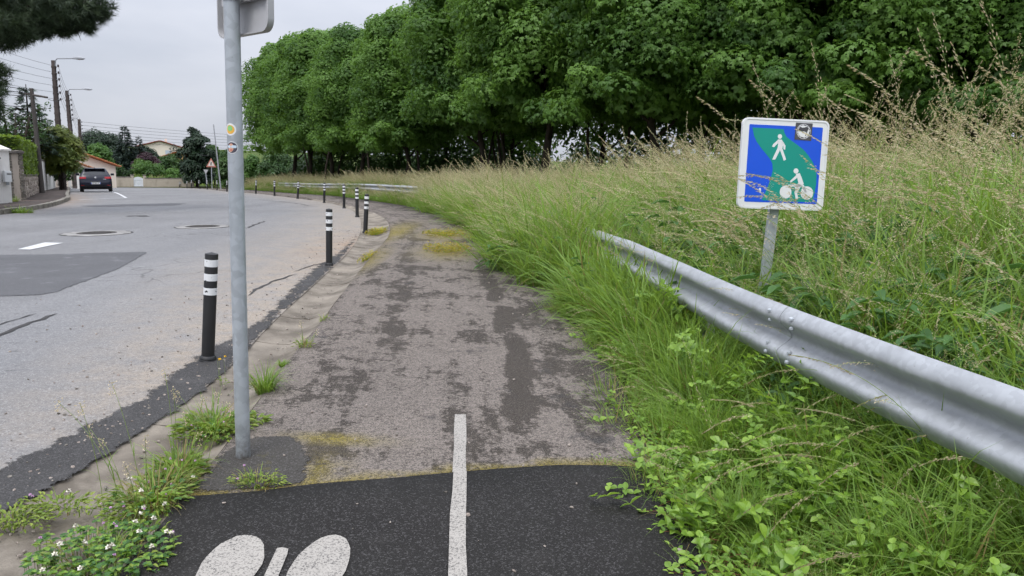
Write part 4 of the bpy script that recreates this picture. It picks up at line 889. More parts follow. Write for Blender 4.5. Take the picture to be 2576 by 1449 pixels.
zc2 = pt(518, 432, 78).z - g; MB().tube([(0, 0, -.3), (-.1, 0, zc2 + .2)], .05, 8).build('post', M['galv'], o); MB().prism([(-.32, .22), (.2, .22), (-.08, -.25)], .02, lambda u, v, w: Vector((u, -.07 + w, zc2 + v))).build('panel', M['backgrey'], o)

# ---- far garden wall, gate, houses
FA, FB, FC, FD = (-64, 95.0), (-50.7, 99.3), (-49.3, 99.75), (-43.6, 101.8)
def fw(A, B, lb, h):
    o, L = wall('garden_wall', lb, A, B, h, h, .3, M['farwall'], M['cap'], lift=-.1)
fw(FA, FB, 'long weathered cream garden wall behind the parked car', 1.45); fw(FC, FD, 'short weathered garden wall right of the white gate', 1.3)
for P, lb in ((FB, 'pale gate pier left of the white garden gate'), (FC, 'pale gate pier right of the white garden gate')):
    o = empty('gate_pier', (*P, float(zg(*P)) - .1)); tag(o, lb, 'pillar'); MB().box((0, 0, .85), (.34, .34, 1.7), .3).build('shaft', M['farwall'], o); MB().box((0, 0, 1.74), (.44, .44, .08), .3).build('cap', M['cap'], o)
P = lerp2(FB, FC, .5); o = empty('white_gate', (P[0], P[1] - .1, float(zg(*P)) - .1)); tag(o, 'small white arched garden gate in the far wall', 'gate')
gw = plain('gate_white', (.70, .73, .78), .5, .3, .05)
for k in range(8):
    x = -.50 + k * .143; h = 1.22 + .22 * (1 - (x / .55) ** 2); MB().box((x, x * .32, h / 2 + .06), (.125, .03, h), .32).build('plank', gw, o)
for z in (.3, 1.15): MB().box((0, -.03, z), (1.06, .03, .09), .32).build('rail', gw, o)
def house(name, label, base, L, D, H, rise, rz, wallm, roofm, ov=.4, low=None):
    o = empty(name, base, (0, 0, rz)); tag(o, label, 'house')
    MB().prism([(-L / 2, -.8), (L / 2, -.8), (L / 2, H), (0, H + rise), (-L / 2, H)], D, lambda u, v, w: Vector((u, w, v))).build('wall', wallm, o)
    for s in (-1, 1):
        sl = rise / (L / 2); n = 14
        for k in range(1): pass
        a, b_ = (0, H + rise + .06), (s * (L / 2 + ov), H - sl * ov + .06)
        MB().prism([a, b_, (b_[0], b_[1] + .16), (0, a[1] + .17)], D + 2 * ov, lambda u, v, w: Vector((u, w - ov, v))).build('roof_slope', roofm, o)
        b = MB()
        for k in range(14):
            t = (k + .5) / 14; b.tube([(b_[0] * t, -ov - .03, a[1] + (b_[1] - a[1]) * t + .16), (b_[0] * (t + .06), -ov - .05, a[1] + (b_[1] - a[1]) * (t + .06) + .16)], .06, 6)
        b.build('verge_tiles', roofm, o)
    return o
hb = pt(192, 455, 78)
h1 = house('house', 'cream gabled house with orange tiled roof behind the parked car', (hb.x - 3.1, 80, float(zg(hb.x, 80)) - .2), 11.0, 9, 2.5, 2.05, R_(33), M['cream'], M['rooforange'])
gb = house('garage', 'low garage with orange tiled verge in front of the cream house', (-46.2, 74, float(zg(-46.2, 74)) - .2), 9.6, 5, 1.75, 1.75, R_(33), M['cream'], M['rooforange'])
h2b = pt(388, 400, 165)
h2 = house('house', 'distant pale house with a low red roof between the conifers', (h2b.x, 168, float(zg(h2b.x, 168)) - .5), 9, 9, 3.2, 1.3, R_(25), M['cream'], M['roofred'])
MB().box((1.2, 3, 4.7), (.5, .5, 1.0)).build('chimney', M['cream'], h2)
for x in (-2.6, 1.6): MB().box((x, -.02, 2.0), (1.2, .08, 1.2)).build('window', plain('far_window', (.45, .5, .58), .3), h2)
h3b = pt(434, 408, 140)
h3 = house('house', 'distant ochre gable with orange tiles beside the dark evergreen', (h3b.x, 142, float(zg(h3b.x, 142)) - .5), 6.5, 8, 2.4, 1.15, R_(20), plain('ochre_render', (.50, .32, .15), .9), M['rooforange'])

# ================================================================== TREES
def unit(v): return v / (np.linalg.norm(v, axis=-1, keepdims=True) + 1e-9)
def leaf_cloud(name, P, Nn, A, S, tmpl, mat, rnd=None):
    tv, tf = tmpl; tv = np.array(tv, float); tf = np.array(tf); n, k = len(P), len(tv)
    A = unit(A - Nn * (A * Nn).sum(1, keepdims=True)); B = np.cross(Nn, A)
    V = P[:, None, :] + S[:, None, None] * (tv[None, :, 0:1] * A[:, None, :] + tv[None, :, 1:2] * B[:, None, :] + tv[None, :, 2:3] * Nn[:, None, :])
    F = (tf[None] + (np.arange(n) * k)[:, None, None]).reshape(-1, tf.shape[1])
    rnd = RNG.random(n) if rnd is None else rnd
    return np_mesh(name, V.reshape(-1, 3), F, mat, {'rnd': np.repeat(rnd, k)})
KITE = ([(0, 0, 0), (.45, .22, .05), (1, 0, -.10), (.45, -.22, .05)], [(0, 1, 2, 3)])
def palm_t():
    V, F = [], []
    for a in (-1.25, -.62, 0, .62, 1.25):
        c, s = math.cos(a), math.sin(a); l = 1 - .16 * abs(a); o = len(V)
        for u, w, h in ((0, 0, 0), (.6, .17, -.02), (1, 0, -.34), (.6, -.17, -.02)): V.append(((u * c - w * s) * l, (u * s + w * c) * l, h * l))
        F.append((o, o + 1, o + 2, o + 3))
    return V, F
PALM = palm_t()
def tri_t():
    V, F = [], []
    for a in (-.85, 0, .85):
        c, s = math.cos(a), math.sin(a); l = 1 - .12 * abs(a); o = len(V)
        for u, w, h in ((0, 0, 0), (.55, .24, -.02), (1, 0, -.32), (.55, -.24, -.02)): V.append(((u * c - w * s) * l, (u * s + w * c) * l, h * l))
        F.append((o, o + 1, o + 2, o + 3))
    return V, F
TRI = tri_t()
def needle_t(n=16, seed=1):
    rs = random.Random(seed); V, F = [], []
    for k in range(n):
        d = Vector((rs.uniform(.1, 1), rs.uniform(-1, 1), rs.uniform(-.8, .8))).normalized(); s = d.cross(Vector((0, 0, 1))).normalized() * .035; o = len(V)
        V += [tuple(s), tuple(-s), tuple(d)]; F.append((o, o + 1, o + 2))
    return V, F
NEED = needle_t()
def spray_t():
    V, F = [], []
    for a, l in ((-.9, .55), (-.45, .85), (0, 1), (.45, .85), (.9, .55)):
        c, s = math.cos(a), math.sin(a); o = len(V)
        for u, w, h in ((0, 0, 0), (.5, .10, 0), (1, 0, -.22), (.5, -.10, 0)): V.append(((u * c - w * s) * l, (u * s + w * c) * l, h * l))
        F.append((o, o + 1, o + 2, o + 3))
    return V, F
SPRAY = spray_t()
def rdir(n, rng): v = rng.normal(size=(n, 3)); return unit(v)
def lobes_cloud(lobes, total, rng, up=.35, inner=.72):
    """points, normals and a clump tone spread over a set of overlapping lobes, outer skin first"""
    L = np.array(lobes, float); area = (L[:, 3] * L[:, 4] + L[:, 4] * L[:, 5] + L[:, 3] * L[:, 5]); cnt = np.maximum(4, (total * area / area.sum()).astype(int))
    P, Nn, T = [], [], []
    for l, c in zip(L, cnt):
        d = rdir(c, rng); d[:, 2] = np.where(d[:, 2] < -.35, -d[:, 2] * .6, d[:, 2]); d = unit(d)
        r = rng.uniform(inner, 1.06, (c, 1)); P.append(l[:3] + d * l[3:6] * r); Nn.append(unit(d * np.array([1, 1, 1]) + np.array([0, 0, up]) + rng.normal(size=(c, 3)) * .33)); T.append(np.clip(np.full(c, rng.uniform(0, .7)) + rng.uniform(0, .35, c), 0, 1))
    return np.concatenate(P), np.concatenate(Nn), np.concatenate(T)
def crown_lobes(rx, ry, z0, z1, n, lr, rng, core=True, shape=1.0):
    """lobes over an egg-shaped crown"""
    out = []; zc, hz = (z0 + z1) / 2, (z1 - z0) / 2
    i = 0
    while len(out) < n:
        t = (i + .5) / n; i += 1
        zz = 1 - 2 * ((i * .7548777) % 1); a = ((i * .5698403) % 1) * 2 * math.pi + rng.uniform(-.25, .25); rr = math.sqrt(max(0, 1 - abs(zz) ** (2 * shape)))
        s = rng.uniform(lr[0], lr[1]); k = rng.uniform(.80, 1.03)
        out.append((rx * rr * math.cos(a) * k * .86, ry * rr * math.sin(a) * k * .86, zc + zz * hz * .9 + rng.uniform(-.3, .3), s * rng.uniform(.9, 1.2), s * rng.uniform(.9, 1.2), s * rng.uniform(.85, 1.25)))
        if i > n * 3: break
    if core: out += [(0, 0, zc, rx * .72, ry * .72, hz * .82)] * core
    return out
def trunk_mesh(H, r, rng, forks=5, spread=2.0, start=.3, lean=.3, name='trunk', mat=None):
    b = MB(); P = [Vector((0, 0, -.3))]; R = [r * 1.35]
    for k in range(1, 7): t = k / 6; P.append(Vector((lean * t * rng.uniform(-.5, 1), lean * t * rng.uniform(-1, 1), H * t))); R.append(r * (1 - .75 * t))
    b.tube(P, R, 10)
    for k in range(forks):
        t = start + (.9 - start) * k / max(1, forks - 1); i = min(5, int(t * 6)); p = P[i].lerp(P[i + 1], t * 6 - i); a = k * 2.4 + rng.uniform(-.5, .5); l = spread * (1.1 - .6 * t)
        q1 = p + Vector((math.cos(a) * l * .5, math.sin(a) * l * .5, l * .35)); q2 = p + Vector((math.cos(a) * l, math.sin(a) * l, l * .95)); q3 = p + Vector((math.cos(a) * l * 1.25, math.sin(a) * l * 1.25, l * 1.5))
        b.tube([p, q1, q2, q3], [r * .5 * (1.1 - t), r * .38 * (1.1 - t), r * .24 * (1.1 - t), r * .1], 6)
    o = b.build(name, mat or M['bark'], None, True); me = o.data; bpy.data.objects.remove(o); return me
def tree(name, label, base, crown, trunk, cat='tree', group=None, rz=0, sc=1.0):
    o = empty(name, base, (0, 0, rz)); o.scale = (sc, sc, sc) if not hasattr(sc, '__len__') else sc; tag(o, label, cat, group)
    if trunk: link(bpy.data.objects.new('trunk', trunk), o)
    link(bpy.data.objects.new('crown', crown), o); return o

LM = dict(chest=leafmat('chestnut_leaves', (.035, .098, .020), (.178, .325, .058), .43, .5, .15), dark=leafmat('dark_evergreen_leaves', (.008, .022, .011), (.028, .058, .024), .12, .55),
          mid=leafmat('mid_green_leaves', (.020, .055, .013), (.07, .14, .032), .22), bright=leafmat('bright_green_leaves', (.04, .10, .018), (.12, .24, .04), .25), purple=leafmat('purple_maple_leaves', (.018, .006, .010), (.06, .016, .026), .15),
          gold=leafmat('yellow_green_leaves', (.04, .09, .016), (.24, .27, .055), .3), hedge=leafmat('hedge_leaves', (.08, .15, .015), (.25, .36, .04), .35), pine=leafmat('pine_needles', (.014, .027, .015), (.055, .085, .036), .1, .6), moss=leafmat('yellow_moss', (.20, .17, .018), (.46, .37, .04), .2, .8, .0), blue=leafmat('blue_conifer_needles', (.010, .022, .018), (.038, .060, .045), .1, .6),
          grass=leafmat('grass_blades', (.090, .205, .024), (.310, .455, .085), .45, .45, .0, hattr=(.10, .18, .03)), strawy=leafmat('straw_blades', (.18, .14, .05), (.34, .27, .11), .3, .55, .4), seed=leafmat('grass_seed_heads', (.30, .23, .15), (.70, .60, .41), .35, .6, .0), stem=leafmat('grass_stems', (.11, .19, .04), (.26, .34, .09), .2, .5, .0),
          vine=leafmat('vine_leaves', (.07, .18, .020), (.30, .46, .060), .4, .38, .1, spec=.5), broad=leafmat('dark_broad_leaves', (.03, .09, .02), (.09, .20, .045), .3, .45, .3), weed=leafmat('weed_leaves', (.07, .15, .02), (.28, .34, .06), .25, .5, .35))

# --- the row of big trees on the right: four crown shapes shared by all of them
rng = np.random.default_rng(21); CH = []; TR = []
for v in range(3):
    lob = crown_lobes(4.5, 4.5, 3.3, 13.3, 115, (.7, 1.45), rng, 2, 1.3)
    lob += [(3.7 * math.cos(a), 3.7 * math.sin(a), rng.uniform(3.3, 5.4), rng.uniform(.7, 1.3), rng.uniform(.7, 1.3), rng.uniform(.6, 1.0)) for a in np.linspace(0, 6.2, 16) + v]
    P, Nn, T = lobes_cloud(lob, 56000, rng, .35, .68)
    out = unit(P * np.array([1, 1, 0]) + 1e-3) ; A = unit(out + rng.normal(size=P.shape) * .5 + np.array([0, 0, -.55]))
    CH.append(leaf_cloud('chestnut_crown', P, Nn, A, rng.uniform(.10, .19, len(P)) * np.where((np.hypot(P[:, 0], P[:, 1]) < 3.3) & (P[:, 2] > 3), 1.6, 1), TRI, LM['chest'], T))
    TR.append(trunk_mesh(6.5, .24, rng, 6, 1.7, .4, .4))
ROW = [(-22.4, 76, 1.02), (-19.0, 69.5, .98), (-15.3, 62.6, .92), (-11.4, 55.6, .83), (-7.0, 48.6, .80), (-1.9, 42.4, .98), (1.4, 36.6, 1.02), (5.6, 31.4, .98), (10.4, 27.8, 1.0), (15.8, 26.6, .96), (21.5, 30.5, .98), (27.0, 34.5, 1.0), (33, 38, 1.0)]
nm = ['first', 'second', 'third', 'fourth', 'fifth', 'sixth', 'seventh', 'eighth', 'ninth', 'tenth', 'eleventh', 'twelfth', 'thirteenth', 'fourteenth']
for i, (x, y, s) in enumerate(ROW):
    tree('broadleaf_tree', 'dense green broadleaf tree in the front row, %s from the left' % nm[i], (x, y, float(zm(x, y)) - .05), CH[i % 3], TR[i % 3], 'tree', 'front row of broadleaf trees', i * 1.9, (s * rng.uniform(.97, 1.07), s * rng.uniform(.97, 1.07), s))
ROW2 = [(-17.5, 76), (-13.5, 68.5), (-9.5, 60.5), (-5, 54), (-.2, 47.5), (4.6, 41.5), (9.0, 36.8), (14.5, 33.8), (20.5, 36.5), (27, 41), (12.2, 43), (-1, 58), (17.6, 41), (13.4, 48), (24, 47)]
rg2 = np.random.default_rng(77); P, Nn, T = lobes_cloud(crown_lobes(4.4, 4.4, 2.6, 12.8, 60, (1.0, 1.6), rg2, 2, 1.9), 7000, rg2, .5, .7); BACK = leaf_cloud('shaded_crown', P, Nn, rdir(len(P), rg2), rg2.uniform(.35, .6, len(P)), KITE, LM['chest'], T)
for i, (x, y) in enumerate(ROW2):
    tree('broadleaf_tree', 'shaded broadleaf tree behind the front row, glimpsed between its trunks', (x, y, float(zm(x, y)) - .05), BACK, TR[(i + 1) % 3], 'tree', 'second row of broadleaf trees', i * 2.3 + 1, rng.uniform(.86, .98))
# slender suckers and bare stems under the crowns
for i in range(26):
    t = rng.uniform(0, 11.6); k = int(t); x = ROW[k][0] + (ROW[k + 1][0] - ROW[k][0]) * (t - k) + rng.uniform(-1.5, 3); y = ROW[k][1] + (ROW[k + 1][1] - ROW[k][1]) * (t - k) + rng.uniform(-1.5, 3)
    o = empty('sapling', (x, y, float(zm(x, y)) - .1)); tag(o, 'thin dark sapling stem standing in the shade under the tree row', 'sapling', 'thin stems under the tree row'); l = rng.uniform(-.8, .8)
    MB().tube([(0, 0, 0), (l * .3, rng.uniform(-.2, .2), 1.8), (l, rng.uniform(-.4, .4), 4.2)], [.10, .08, .05], 7).build('stem', M['bark'], o, True)
# shaded undergrowth at the back of the wood
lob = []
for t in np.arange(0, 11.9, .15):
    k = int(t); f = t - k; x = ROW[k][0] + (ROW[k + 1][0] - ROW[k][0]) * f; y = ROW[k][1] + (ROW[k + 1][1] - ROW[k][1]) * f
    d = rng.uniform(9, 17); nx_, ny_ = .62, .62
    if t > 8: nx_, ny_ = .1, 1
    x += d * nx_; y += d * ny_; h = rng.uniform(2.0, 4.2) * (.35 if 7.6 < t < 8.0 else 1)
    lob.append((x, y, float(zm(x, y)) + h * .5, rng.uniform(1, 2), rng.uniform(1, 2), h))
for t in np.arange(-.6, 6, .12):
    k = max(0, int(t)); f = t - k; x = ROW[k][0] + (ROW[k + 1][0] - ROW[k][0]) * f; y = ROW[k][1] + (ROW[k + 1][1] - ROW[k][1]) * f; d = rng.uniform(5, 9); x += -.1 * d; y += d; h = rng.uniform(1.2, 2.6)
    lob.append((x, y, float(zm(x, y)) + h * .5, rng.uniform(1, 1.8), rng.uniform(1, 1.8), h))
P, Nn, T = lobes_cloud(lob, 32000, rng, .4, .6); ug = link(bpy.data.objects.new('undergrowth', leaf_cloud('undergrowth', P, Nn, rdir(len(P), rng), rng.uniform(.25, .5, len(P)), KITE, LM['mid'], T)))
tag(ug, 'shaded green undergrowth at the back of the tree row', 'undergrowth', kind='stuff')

# --- generic small trees and bushes
def bush(name, label, base, rx, ry, z0, z1, nl, lr, nleaf, size, mat, tmpl=KITE, trunk=True, cat='tree', shape=1.2, seed=0, up=.5, group=None, th=None, inner=.7):
    rg = np.random.default_rng(seed); lob = crown_lobes(rx, ry, z0, z1, nl, lr, rg, True, shape); P, Nn, T = lobes_cloud(lob, nleaf, rg, up, inner)
    me = leaf_cloud(name + '_crown', P, Nn, unit(rdir(len(P), rg) + np.array([0, 0, -.3])), rg.uniform(size * .7, size * 1.3, len(P)), tmpl, mat, T)
    tm = trunk_mesh(th or (z0 + (z1 - z0) * .6), max(.06, (z1 - z0) * .022), rg, 5, rx * .5, .3, .1, 'trunk', M['darkbark']) if trunk else None
    return tree(name, label, base, me, tm, cat, group)
def gz(x, y, d=-.1): return (x, y, float(zg(x, y)) + d)
def pxb(px, y): r = ray(px, 430); return gz(r.x * y, y)
def ztop(px, py, y, base): return pt(px, py, y).z - base[2]
def bx(name, label, x0, x1, ytop, y, mat, nl=14, nleaf=3500, size=.35, z0f=.05, cat='tree', tmpl=KITE, seed=0, trunk=True, depth=1.0, lr=None, **k):
    b0 = pxb((x0 + x1) / 2, y); w = (x1 - x0) / FPX * y; h = ztop((x0 + x1) / 2, ytop, y, b0); lr = lr or (w * .13, w * .24)
    return bush(name, label, b0, w / 2, w / 2 * depth, h * z0f, h, nl, lr, nleaf, size, mat, tmpl, trunk, cat, seed=seed, **k)
bx('evergreen_tree', 'big dark evergreen tree left of the lamp mast', 460, 536, 345, 100, LM['dark'], 26, 9000, .40, .02, seed=1)
bx('spire_tree', 'dark leafy spire rising out of the big evergreen', 474, 512, 326, 102, LM['dark'], 12, 2500, .4, .3, seed=2)
bx('leafy_tree', 'mid green rounded tree right of the lamp mast', 545, 612, 385, 97, LM['mid'], 18, 5500, .38, .02, seed=3)
bx('leafy_tree', 'mid green tree left of the lamp mast behind the triangular sign', 512, 566, 372, 105, LM['mid'], 18, 5000, .4, .02, seed=4)
bx('leafy_tree', 'bright green shrub between steel pole and tree row', 608, 662, 400, 92, LM['bright'], 14, 4000, .33, .02, seed=5, cat='shrub')
bx('leafy_tree', 'low dark bush at the left end of the tree row', 640, 690, 415, 88, LM['mid'], 12, 3000, .3, .02, seed=35, cat='shrub')
bx('leafy_bush', 'broad shaded bush seen under the leftmost crowns of the tree row', 650, 745, 392, 93, LM['mid'], 20, 6000, .34, .02, seed=36, cat='shrub')
bx('leafy_bush', 'second shaded bush under the left crowns, nearer the guard rail end', 730, 830, 396, 86, LM['mid'], 20, 6000, .34, .02, seed=37, cat='shrub')
bx('round_tree', 'bright green dome shaped tree above the orange roof', 215, 280, 368, 112, LM['bright'], 22, 6000, .36, .1, seed=6)
bx('wide_tree', 'dark wide crowned tree on the skyline behind the dome shaped tree', 205, 300, 348, 175, LM['dark'], 26, 7000, .6, .15, seed=7, shape=1.6)
bx('hedge_bush', 'clipped green bush above the far wall beside the car', 274, 330, 422, 104, LM['mid'], 12, 3500, .28, .0, seed=8, cat='shrub', shape=2.2)
bx('maple', 'dark purple maple above the flat topped shrub', 336, 402, 399, 112, LM['purple'], 16, 4200, .32, .25, seed=9)
bx('topiary_shrub', 'flat topped cloud pruned green shrub behind the white gate', 334, 408, 415, 106, LM['bright'], 16, 3500, .26, .50, seed=10, cat='shrub', shape=2.5)
bx('garden_bush', 'dark rounded garden bush left of the big evergreen', 398, 460, 396, 122, LM['mid'], 16, 4500, .4, .0, seed=11, cat='shrub')
bx('garden_bush', 'low bright hedge on the lawn beyond the far wall', 418, 462, 429, 118, LM['bright'], 10, 2200, .25, .0, seed=12, cat='hedge', shape=2.5)
bx('background_tree', 'dark tree mass right of the big conifer', 330, 400, 385, 135, LM['dark'], 16, 4500, .5, .0, seed=13)
bx('background_tree', 'dark tree mass left of the big conifer', 262, 312, 378, 140, LM['dark'], 16, 4500, .5, .0, seed=14)
bx('background_tree', 'hazy dark tree between the wide crown and the pole', 175, 225, 385, 150, LM['dark'], 14, 3500, .5, .0, seed=15)
def conifer(name, label, px, ytop, y, wpx, mat, seed, levels=16, z0=.12, dens=1.0, droop=.25):
    rg = np.random.default_rng(seed); b0 = pxb(px, y); H = ztop(px, ytop, y, b0); Rm = wpx / FPX * y / 2; P, A, Nn = [], [], []; b = MB(); b.tube([(0, 0, -.3), (0, 0, H * .6), (0, 0, H)], [H * .022, H * .012, .02], 8)
    for l in range(levels):
        t = z0 + (1 - z0) * (l / levels); z = H * t; r = Rm * (1 - t) ** .85 / (1 - z0) ** .85 + .15; nb = max(4, int(9 * (1 - t) + 3))
        for k in range(nb):
            a = k * 2 * math.pi / nb + l * 1.1 + rg.uniform(-.25, .25); rr = r * rg.uniform(.7, 1.12); d = np.array([math.cos(a), math.sin(a), 0])
            if rr > .8: b.tube([Vector((0, 0, z)), Vector(d * rr * .6) + Vector((0, 0, z - droop * rr * .2)), Vector(d * rr) + Vector((0, 0, z - droop * rr * .5))], [.05, .03, .012], 4, False)
            n = max(5, int(9 * rr * dens))
            s = np.sqrt(rg.uniform(.05, 1, n)); q = d[None] * (rr * s)[:, None] + np.array([0, 0, z]) + np.stack([-d[1] * np.ones(n), d[0] * np.ones(n), np.zeros(n)], 1) * (rg.normal(size=n) * .22 * rr * s * .8)[:, None]; q[:, 2] += -droop * rr * s ** 2 * .6 + rg.uniform(-.12, .12, n)
            P.append(q); A.append(unit(d[None] + rg.normal(size=(n, 3)) * .4 + np.array([0, 0, -.15]))); Nn.append(unit(np.array([0, 0, 1]) + rg.normal(size=(n, 3)) * .35))
    P, A, Nn = map(np.concatenate, (P, A, Nn)); tm = b.build('trunk', M['darkbark']); me = tm.data; bpy.data.objects.remove(tm)
    return tree(name, label, b0, leaf_cloud(name + '_crown', P, Nn, A, rg.uniform(.35, .7, len(P)) * max(.5, H / 9), SPRAY, mat), me)
conifer('conifer', 'tall dark blue green conifer on the skyline behind the maple', 318, 314, 128, 70, LM['blue'], 1, 18, .08, 2.6)
conifer('conifer', 'smaller pointed conifer right of the tall one', 353, 340, 130, 58, LM['blue'], 2, 16, .08, 2.4)
conifer('conifer', 'small spiky conifer left of the big evergreen beside the ochre gable', 440, 360, 150, 46, LM['blue'], 3, 12, .1, 1.6)
conifer('conifer', 'tiny pointed conifer top behind the poles', 181, 352, 130, 24, LM['blue'], 4)
conifer('cedar', 'sparse dark cedar behind the leaning wooden pole with drooping tips', 80, 212, 47, 118, LM['dark'], 5, 13, .42, 1.3, .35)
conifer('cedar', 'thin layered conifer right of the leaning wooden pole', 108, 262, 52, 92, LM['dark'], 6, 13, .25, 1.1, .3)
# bare spreading tree at the far left, with thin leafy branches
rg = np.random.default_rng(5); b0 = pxb(38, 44); b = MB(); P, A, Nn = [], [], []; H = ztop(38, 250, 44, b0)
for k in range(9):
    a = rg.uniform(0, 6.28); l = H * rg.uniform(.6, 1.0); s = rg.uniform(.8, 2.3); q = [Vector((0, 0, 0)), Vector((math.cos(a) * s * .25, math.sin(a) * s * .25, l * .4)), Vector((math.cos(a) * s * .7, math.sin(a) * s * .7, l * .75)), Vector((math.cos(a) * s, math.sin(a) * s, l))]
    b.tube(q, [.10, .07, .045, .015], 6)
    for j in range(7):
        t = rg.uniform(.35, 1); c = q[1].lerp(q[3], t); a2 = a + rg.normal() * .9; e = c + Vector((math.cos(a2), math.sin(a2), .35)) * rg.uniform(.5, 1.1); b.tube([c, e], [.022, .008], 4); n = 16
        f = rg.uniform(.3, 1.1, (n, 1)); P.append(np.array(c) + (np.array(e) - np.array(c)) * f + rg.normal(size=(n, 3)) * .16); A.append(rdir(n, rg)); Nn.append(unit(rdir(n, rg) + np.array([0, 0, .8])))
P, A, Nn = map(np.concatenate, (P, A, Nn)); tm = b.build('trunk', M['bark'], None, True); me = tm.data; bpy.data.objects.remove(tm)
tree('open_tree', 'open branching tree above the hedge at the far left', b0, leaf_cloud('open_tree_crown', P, Nn, A, rg.uniform(.14, .28, len(P)), KITE, LM['mid']), me)
bx('garden_tree', 'dense mid green garden shrub behind the hedge at the far left', -30, 46, 318, 43, LM['mid'], 14, 4500, .2, .2, seed=21)
bx('garden_tree', 'green feathery shrub between the wooden pole and the first lamp pole', 92, 140, 335, 54, LM['mid'], 14, 4500, .24, .15, seed=22)
bx('golden_shrub', 'yellow green layered conifer shrub overhanging the pavement beside the second pole', 116, 192, 338, 49, LM['gold'], 30, 9000, .2, .30, seed=23, tmpl=SPRAY, lr=(.35, .75), up=.9)
bx('ivy_shrub', 'dark green shrub low under the yellow green one', 132, 182, 396, 60, LM['mid'], 14, 3500, .2, .12, seed=24, cat='shrub')
bx('climbing_shrub', 'small green shrub behind the parked car roof', 196, 216, 422, 70, LM['mid'], 8, 1400, .18, .05, seed=25, cat='shrub')
# clipped hedge on the rubble wall
hd0, hd1 = np.array(WC) - nw * .35 + d_ * .1, np.array(WD) - nw * .35 - d_ * .2; Lh = np.linalg.norm(hd1 - hd0); rg = np.random.default_rng(31); n = 16000
o = empty('clipped_hedge', (hd0[0], hd0[1], float(zg(*hd0)) + 1.0)); tag(o, 'clipped bright green hedge growing on top of the rubble wall', 'hedge'); LH = np.array(o.location)
u = rg.uniform(0, Lh, n); f = rg.integers(0, 10, n); side = f < 6; topf = (f >= 6) & (f < 9)
v = np.where(side, .5 + rg.normal(size=n) * .035, rg.uniform(-.5, .5, n)); zz = np.where(topf, 1.42 + rg.normal(size=n) * .05, rg.uniform(-.08, 1.45, n)); u = np.where(f == 9, rg.choice([0, Lh], n) + rg.normal(size=n) * .05, u)
v += .05 * np.sin(u * 3.1) + .03 * np.sin(u * 7.7 + zz * 4)
Q = hd0[None] + d_[None] * u[:, None] + nw[None] * v[:, None]; zb = zg(Q[:, 0], Q[:, 1]) + 1.05; P = np.stack([Q[:, 0], Q[:, 1], zb + zz], 1) - LH
Nn = np.where(side[:, None], np.array([nw[0], nw[1], .4])[None], np.array([0, 0, 1.])[None]); Nn = unit(Nn + rg.normal(size=(n, 3)) * .35)
link(bpy.data.objects.new('foliage', leaf_cloud('hedge_foliage', P, Nn, unit(rg.normal(size=(n, 3)) * .4 + np.array([0, 0, 1])), rg.uniform(.08, .15, n), SPRAY, LM['hedge'])), o)
b = strip(hd0, hd1, 2.36, 2.36, .85, .95); b.v = [tuple(np.array(q) - LH) for q in b.v]; b.build('inner_twigs', plain('hedge_inside', (.03, .05, .012), .95), o)  # added solid core block, its dark colour standing in for shade between the leaves

# --- the pine overhanging from the left
rg = np.random.default_rng(41); PB = gz(-19.5, 19.0); o = empty('pine_tree', PB); tag(o, 'large dark pine reaching in at the top left corner', 'tree'); b = MB()
b.tube([(0, 0, -.3), (.2, 0, 3), (.1, .2, 6.5), (.4, 0, 9)], [.38, .32, .27, .18], 10)
def pine_pad(c, r, n): 
    d = rdir(n, rg); q = np.array(c) + d * np.array(r) * rg.uniform(.45, 1.05, (n, 1)); return q, unit(d * np.array([1, 1, .5]) + np.array([0, 0, .35]) + rg.normal(size=(n, 3)) * .4)
P, A = [], []
pads = []
def ppx(px, py, y): p = pt(px, py, y); return np.array(p) - np.array(PB)
for px, py, y, r in ((20, 20, 21, 1.1), (75, 15, 20.5, 1.0), (120, 25, 21, 1.0), (170, 22, 21, .95), (215, 20, 21.5, .75), (60, -60, 21, 1.4), (130, -60, 21.5, 1.4), (205, -45, 22, 1.0), (30, 70, 20, .75), (90, 58, 20.5, .5), (150, 60, 21, .45), (195, 55, 21.3, .45), (110, 80, 20.6, .22), (165, 78, 21, .22), (215, 70, 21.3, .22), (60, 80, 20.4, .25), (-30, 60, 20.5, 1.1), (235, 35, 21.6, .35), (60, 88, 20, .3), (10, 105, 20, .4), (-60, 0, 21, 1.6), (20, -130, 21.5, 1.7), (130, -130, 22, 1.6),
                     (-22, 176, 19.5, .40), (-24, 225, 19.3, .38), (-32, 258, 19.2, .36), (-55, 200, 19.5, .6), (-22, 292, 19.2, .2)):
    c = ppx(px, py, y); q, a = pine_pad(c, (r, r, r * .55), int(260 * r * r + 70)); P.append(q); A.append(a); pads.append((c, r))
for c, r in pads:
    s = Vector((.2, .1, max(3.0, min(8.0, c[2] - 1.2)))); e = Vector(c); m_ = s.lerp(e, .55) + Vector((0, 0, -.25)); b.tube([s, m_, e], [.11, .07, .02], 6)
    for k in range(5): b.tube([e, e + Vector(rdir(1, rg)[0]) * r * .9], [.02, .006], 4)
P, A = map(np.concatenate, (P, A)); b.build('trunk', M['darkbark'], o, True); nn_ = unit(rg.normal(size=P.shape))
link(bpy.data.objects.new('crown', leaf_cloud('pine_crown', P, nn_, A, rg.uniform(.16, .27, len(P)), NEED, LM['pine'])), o)

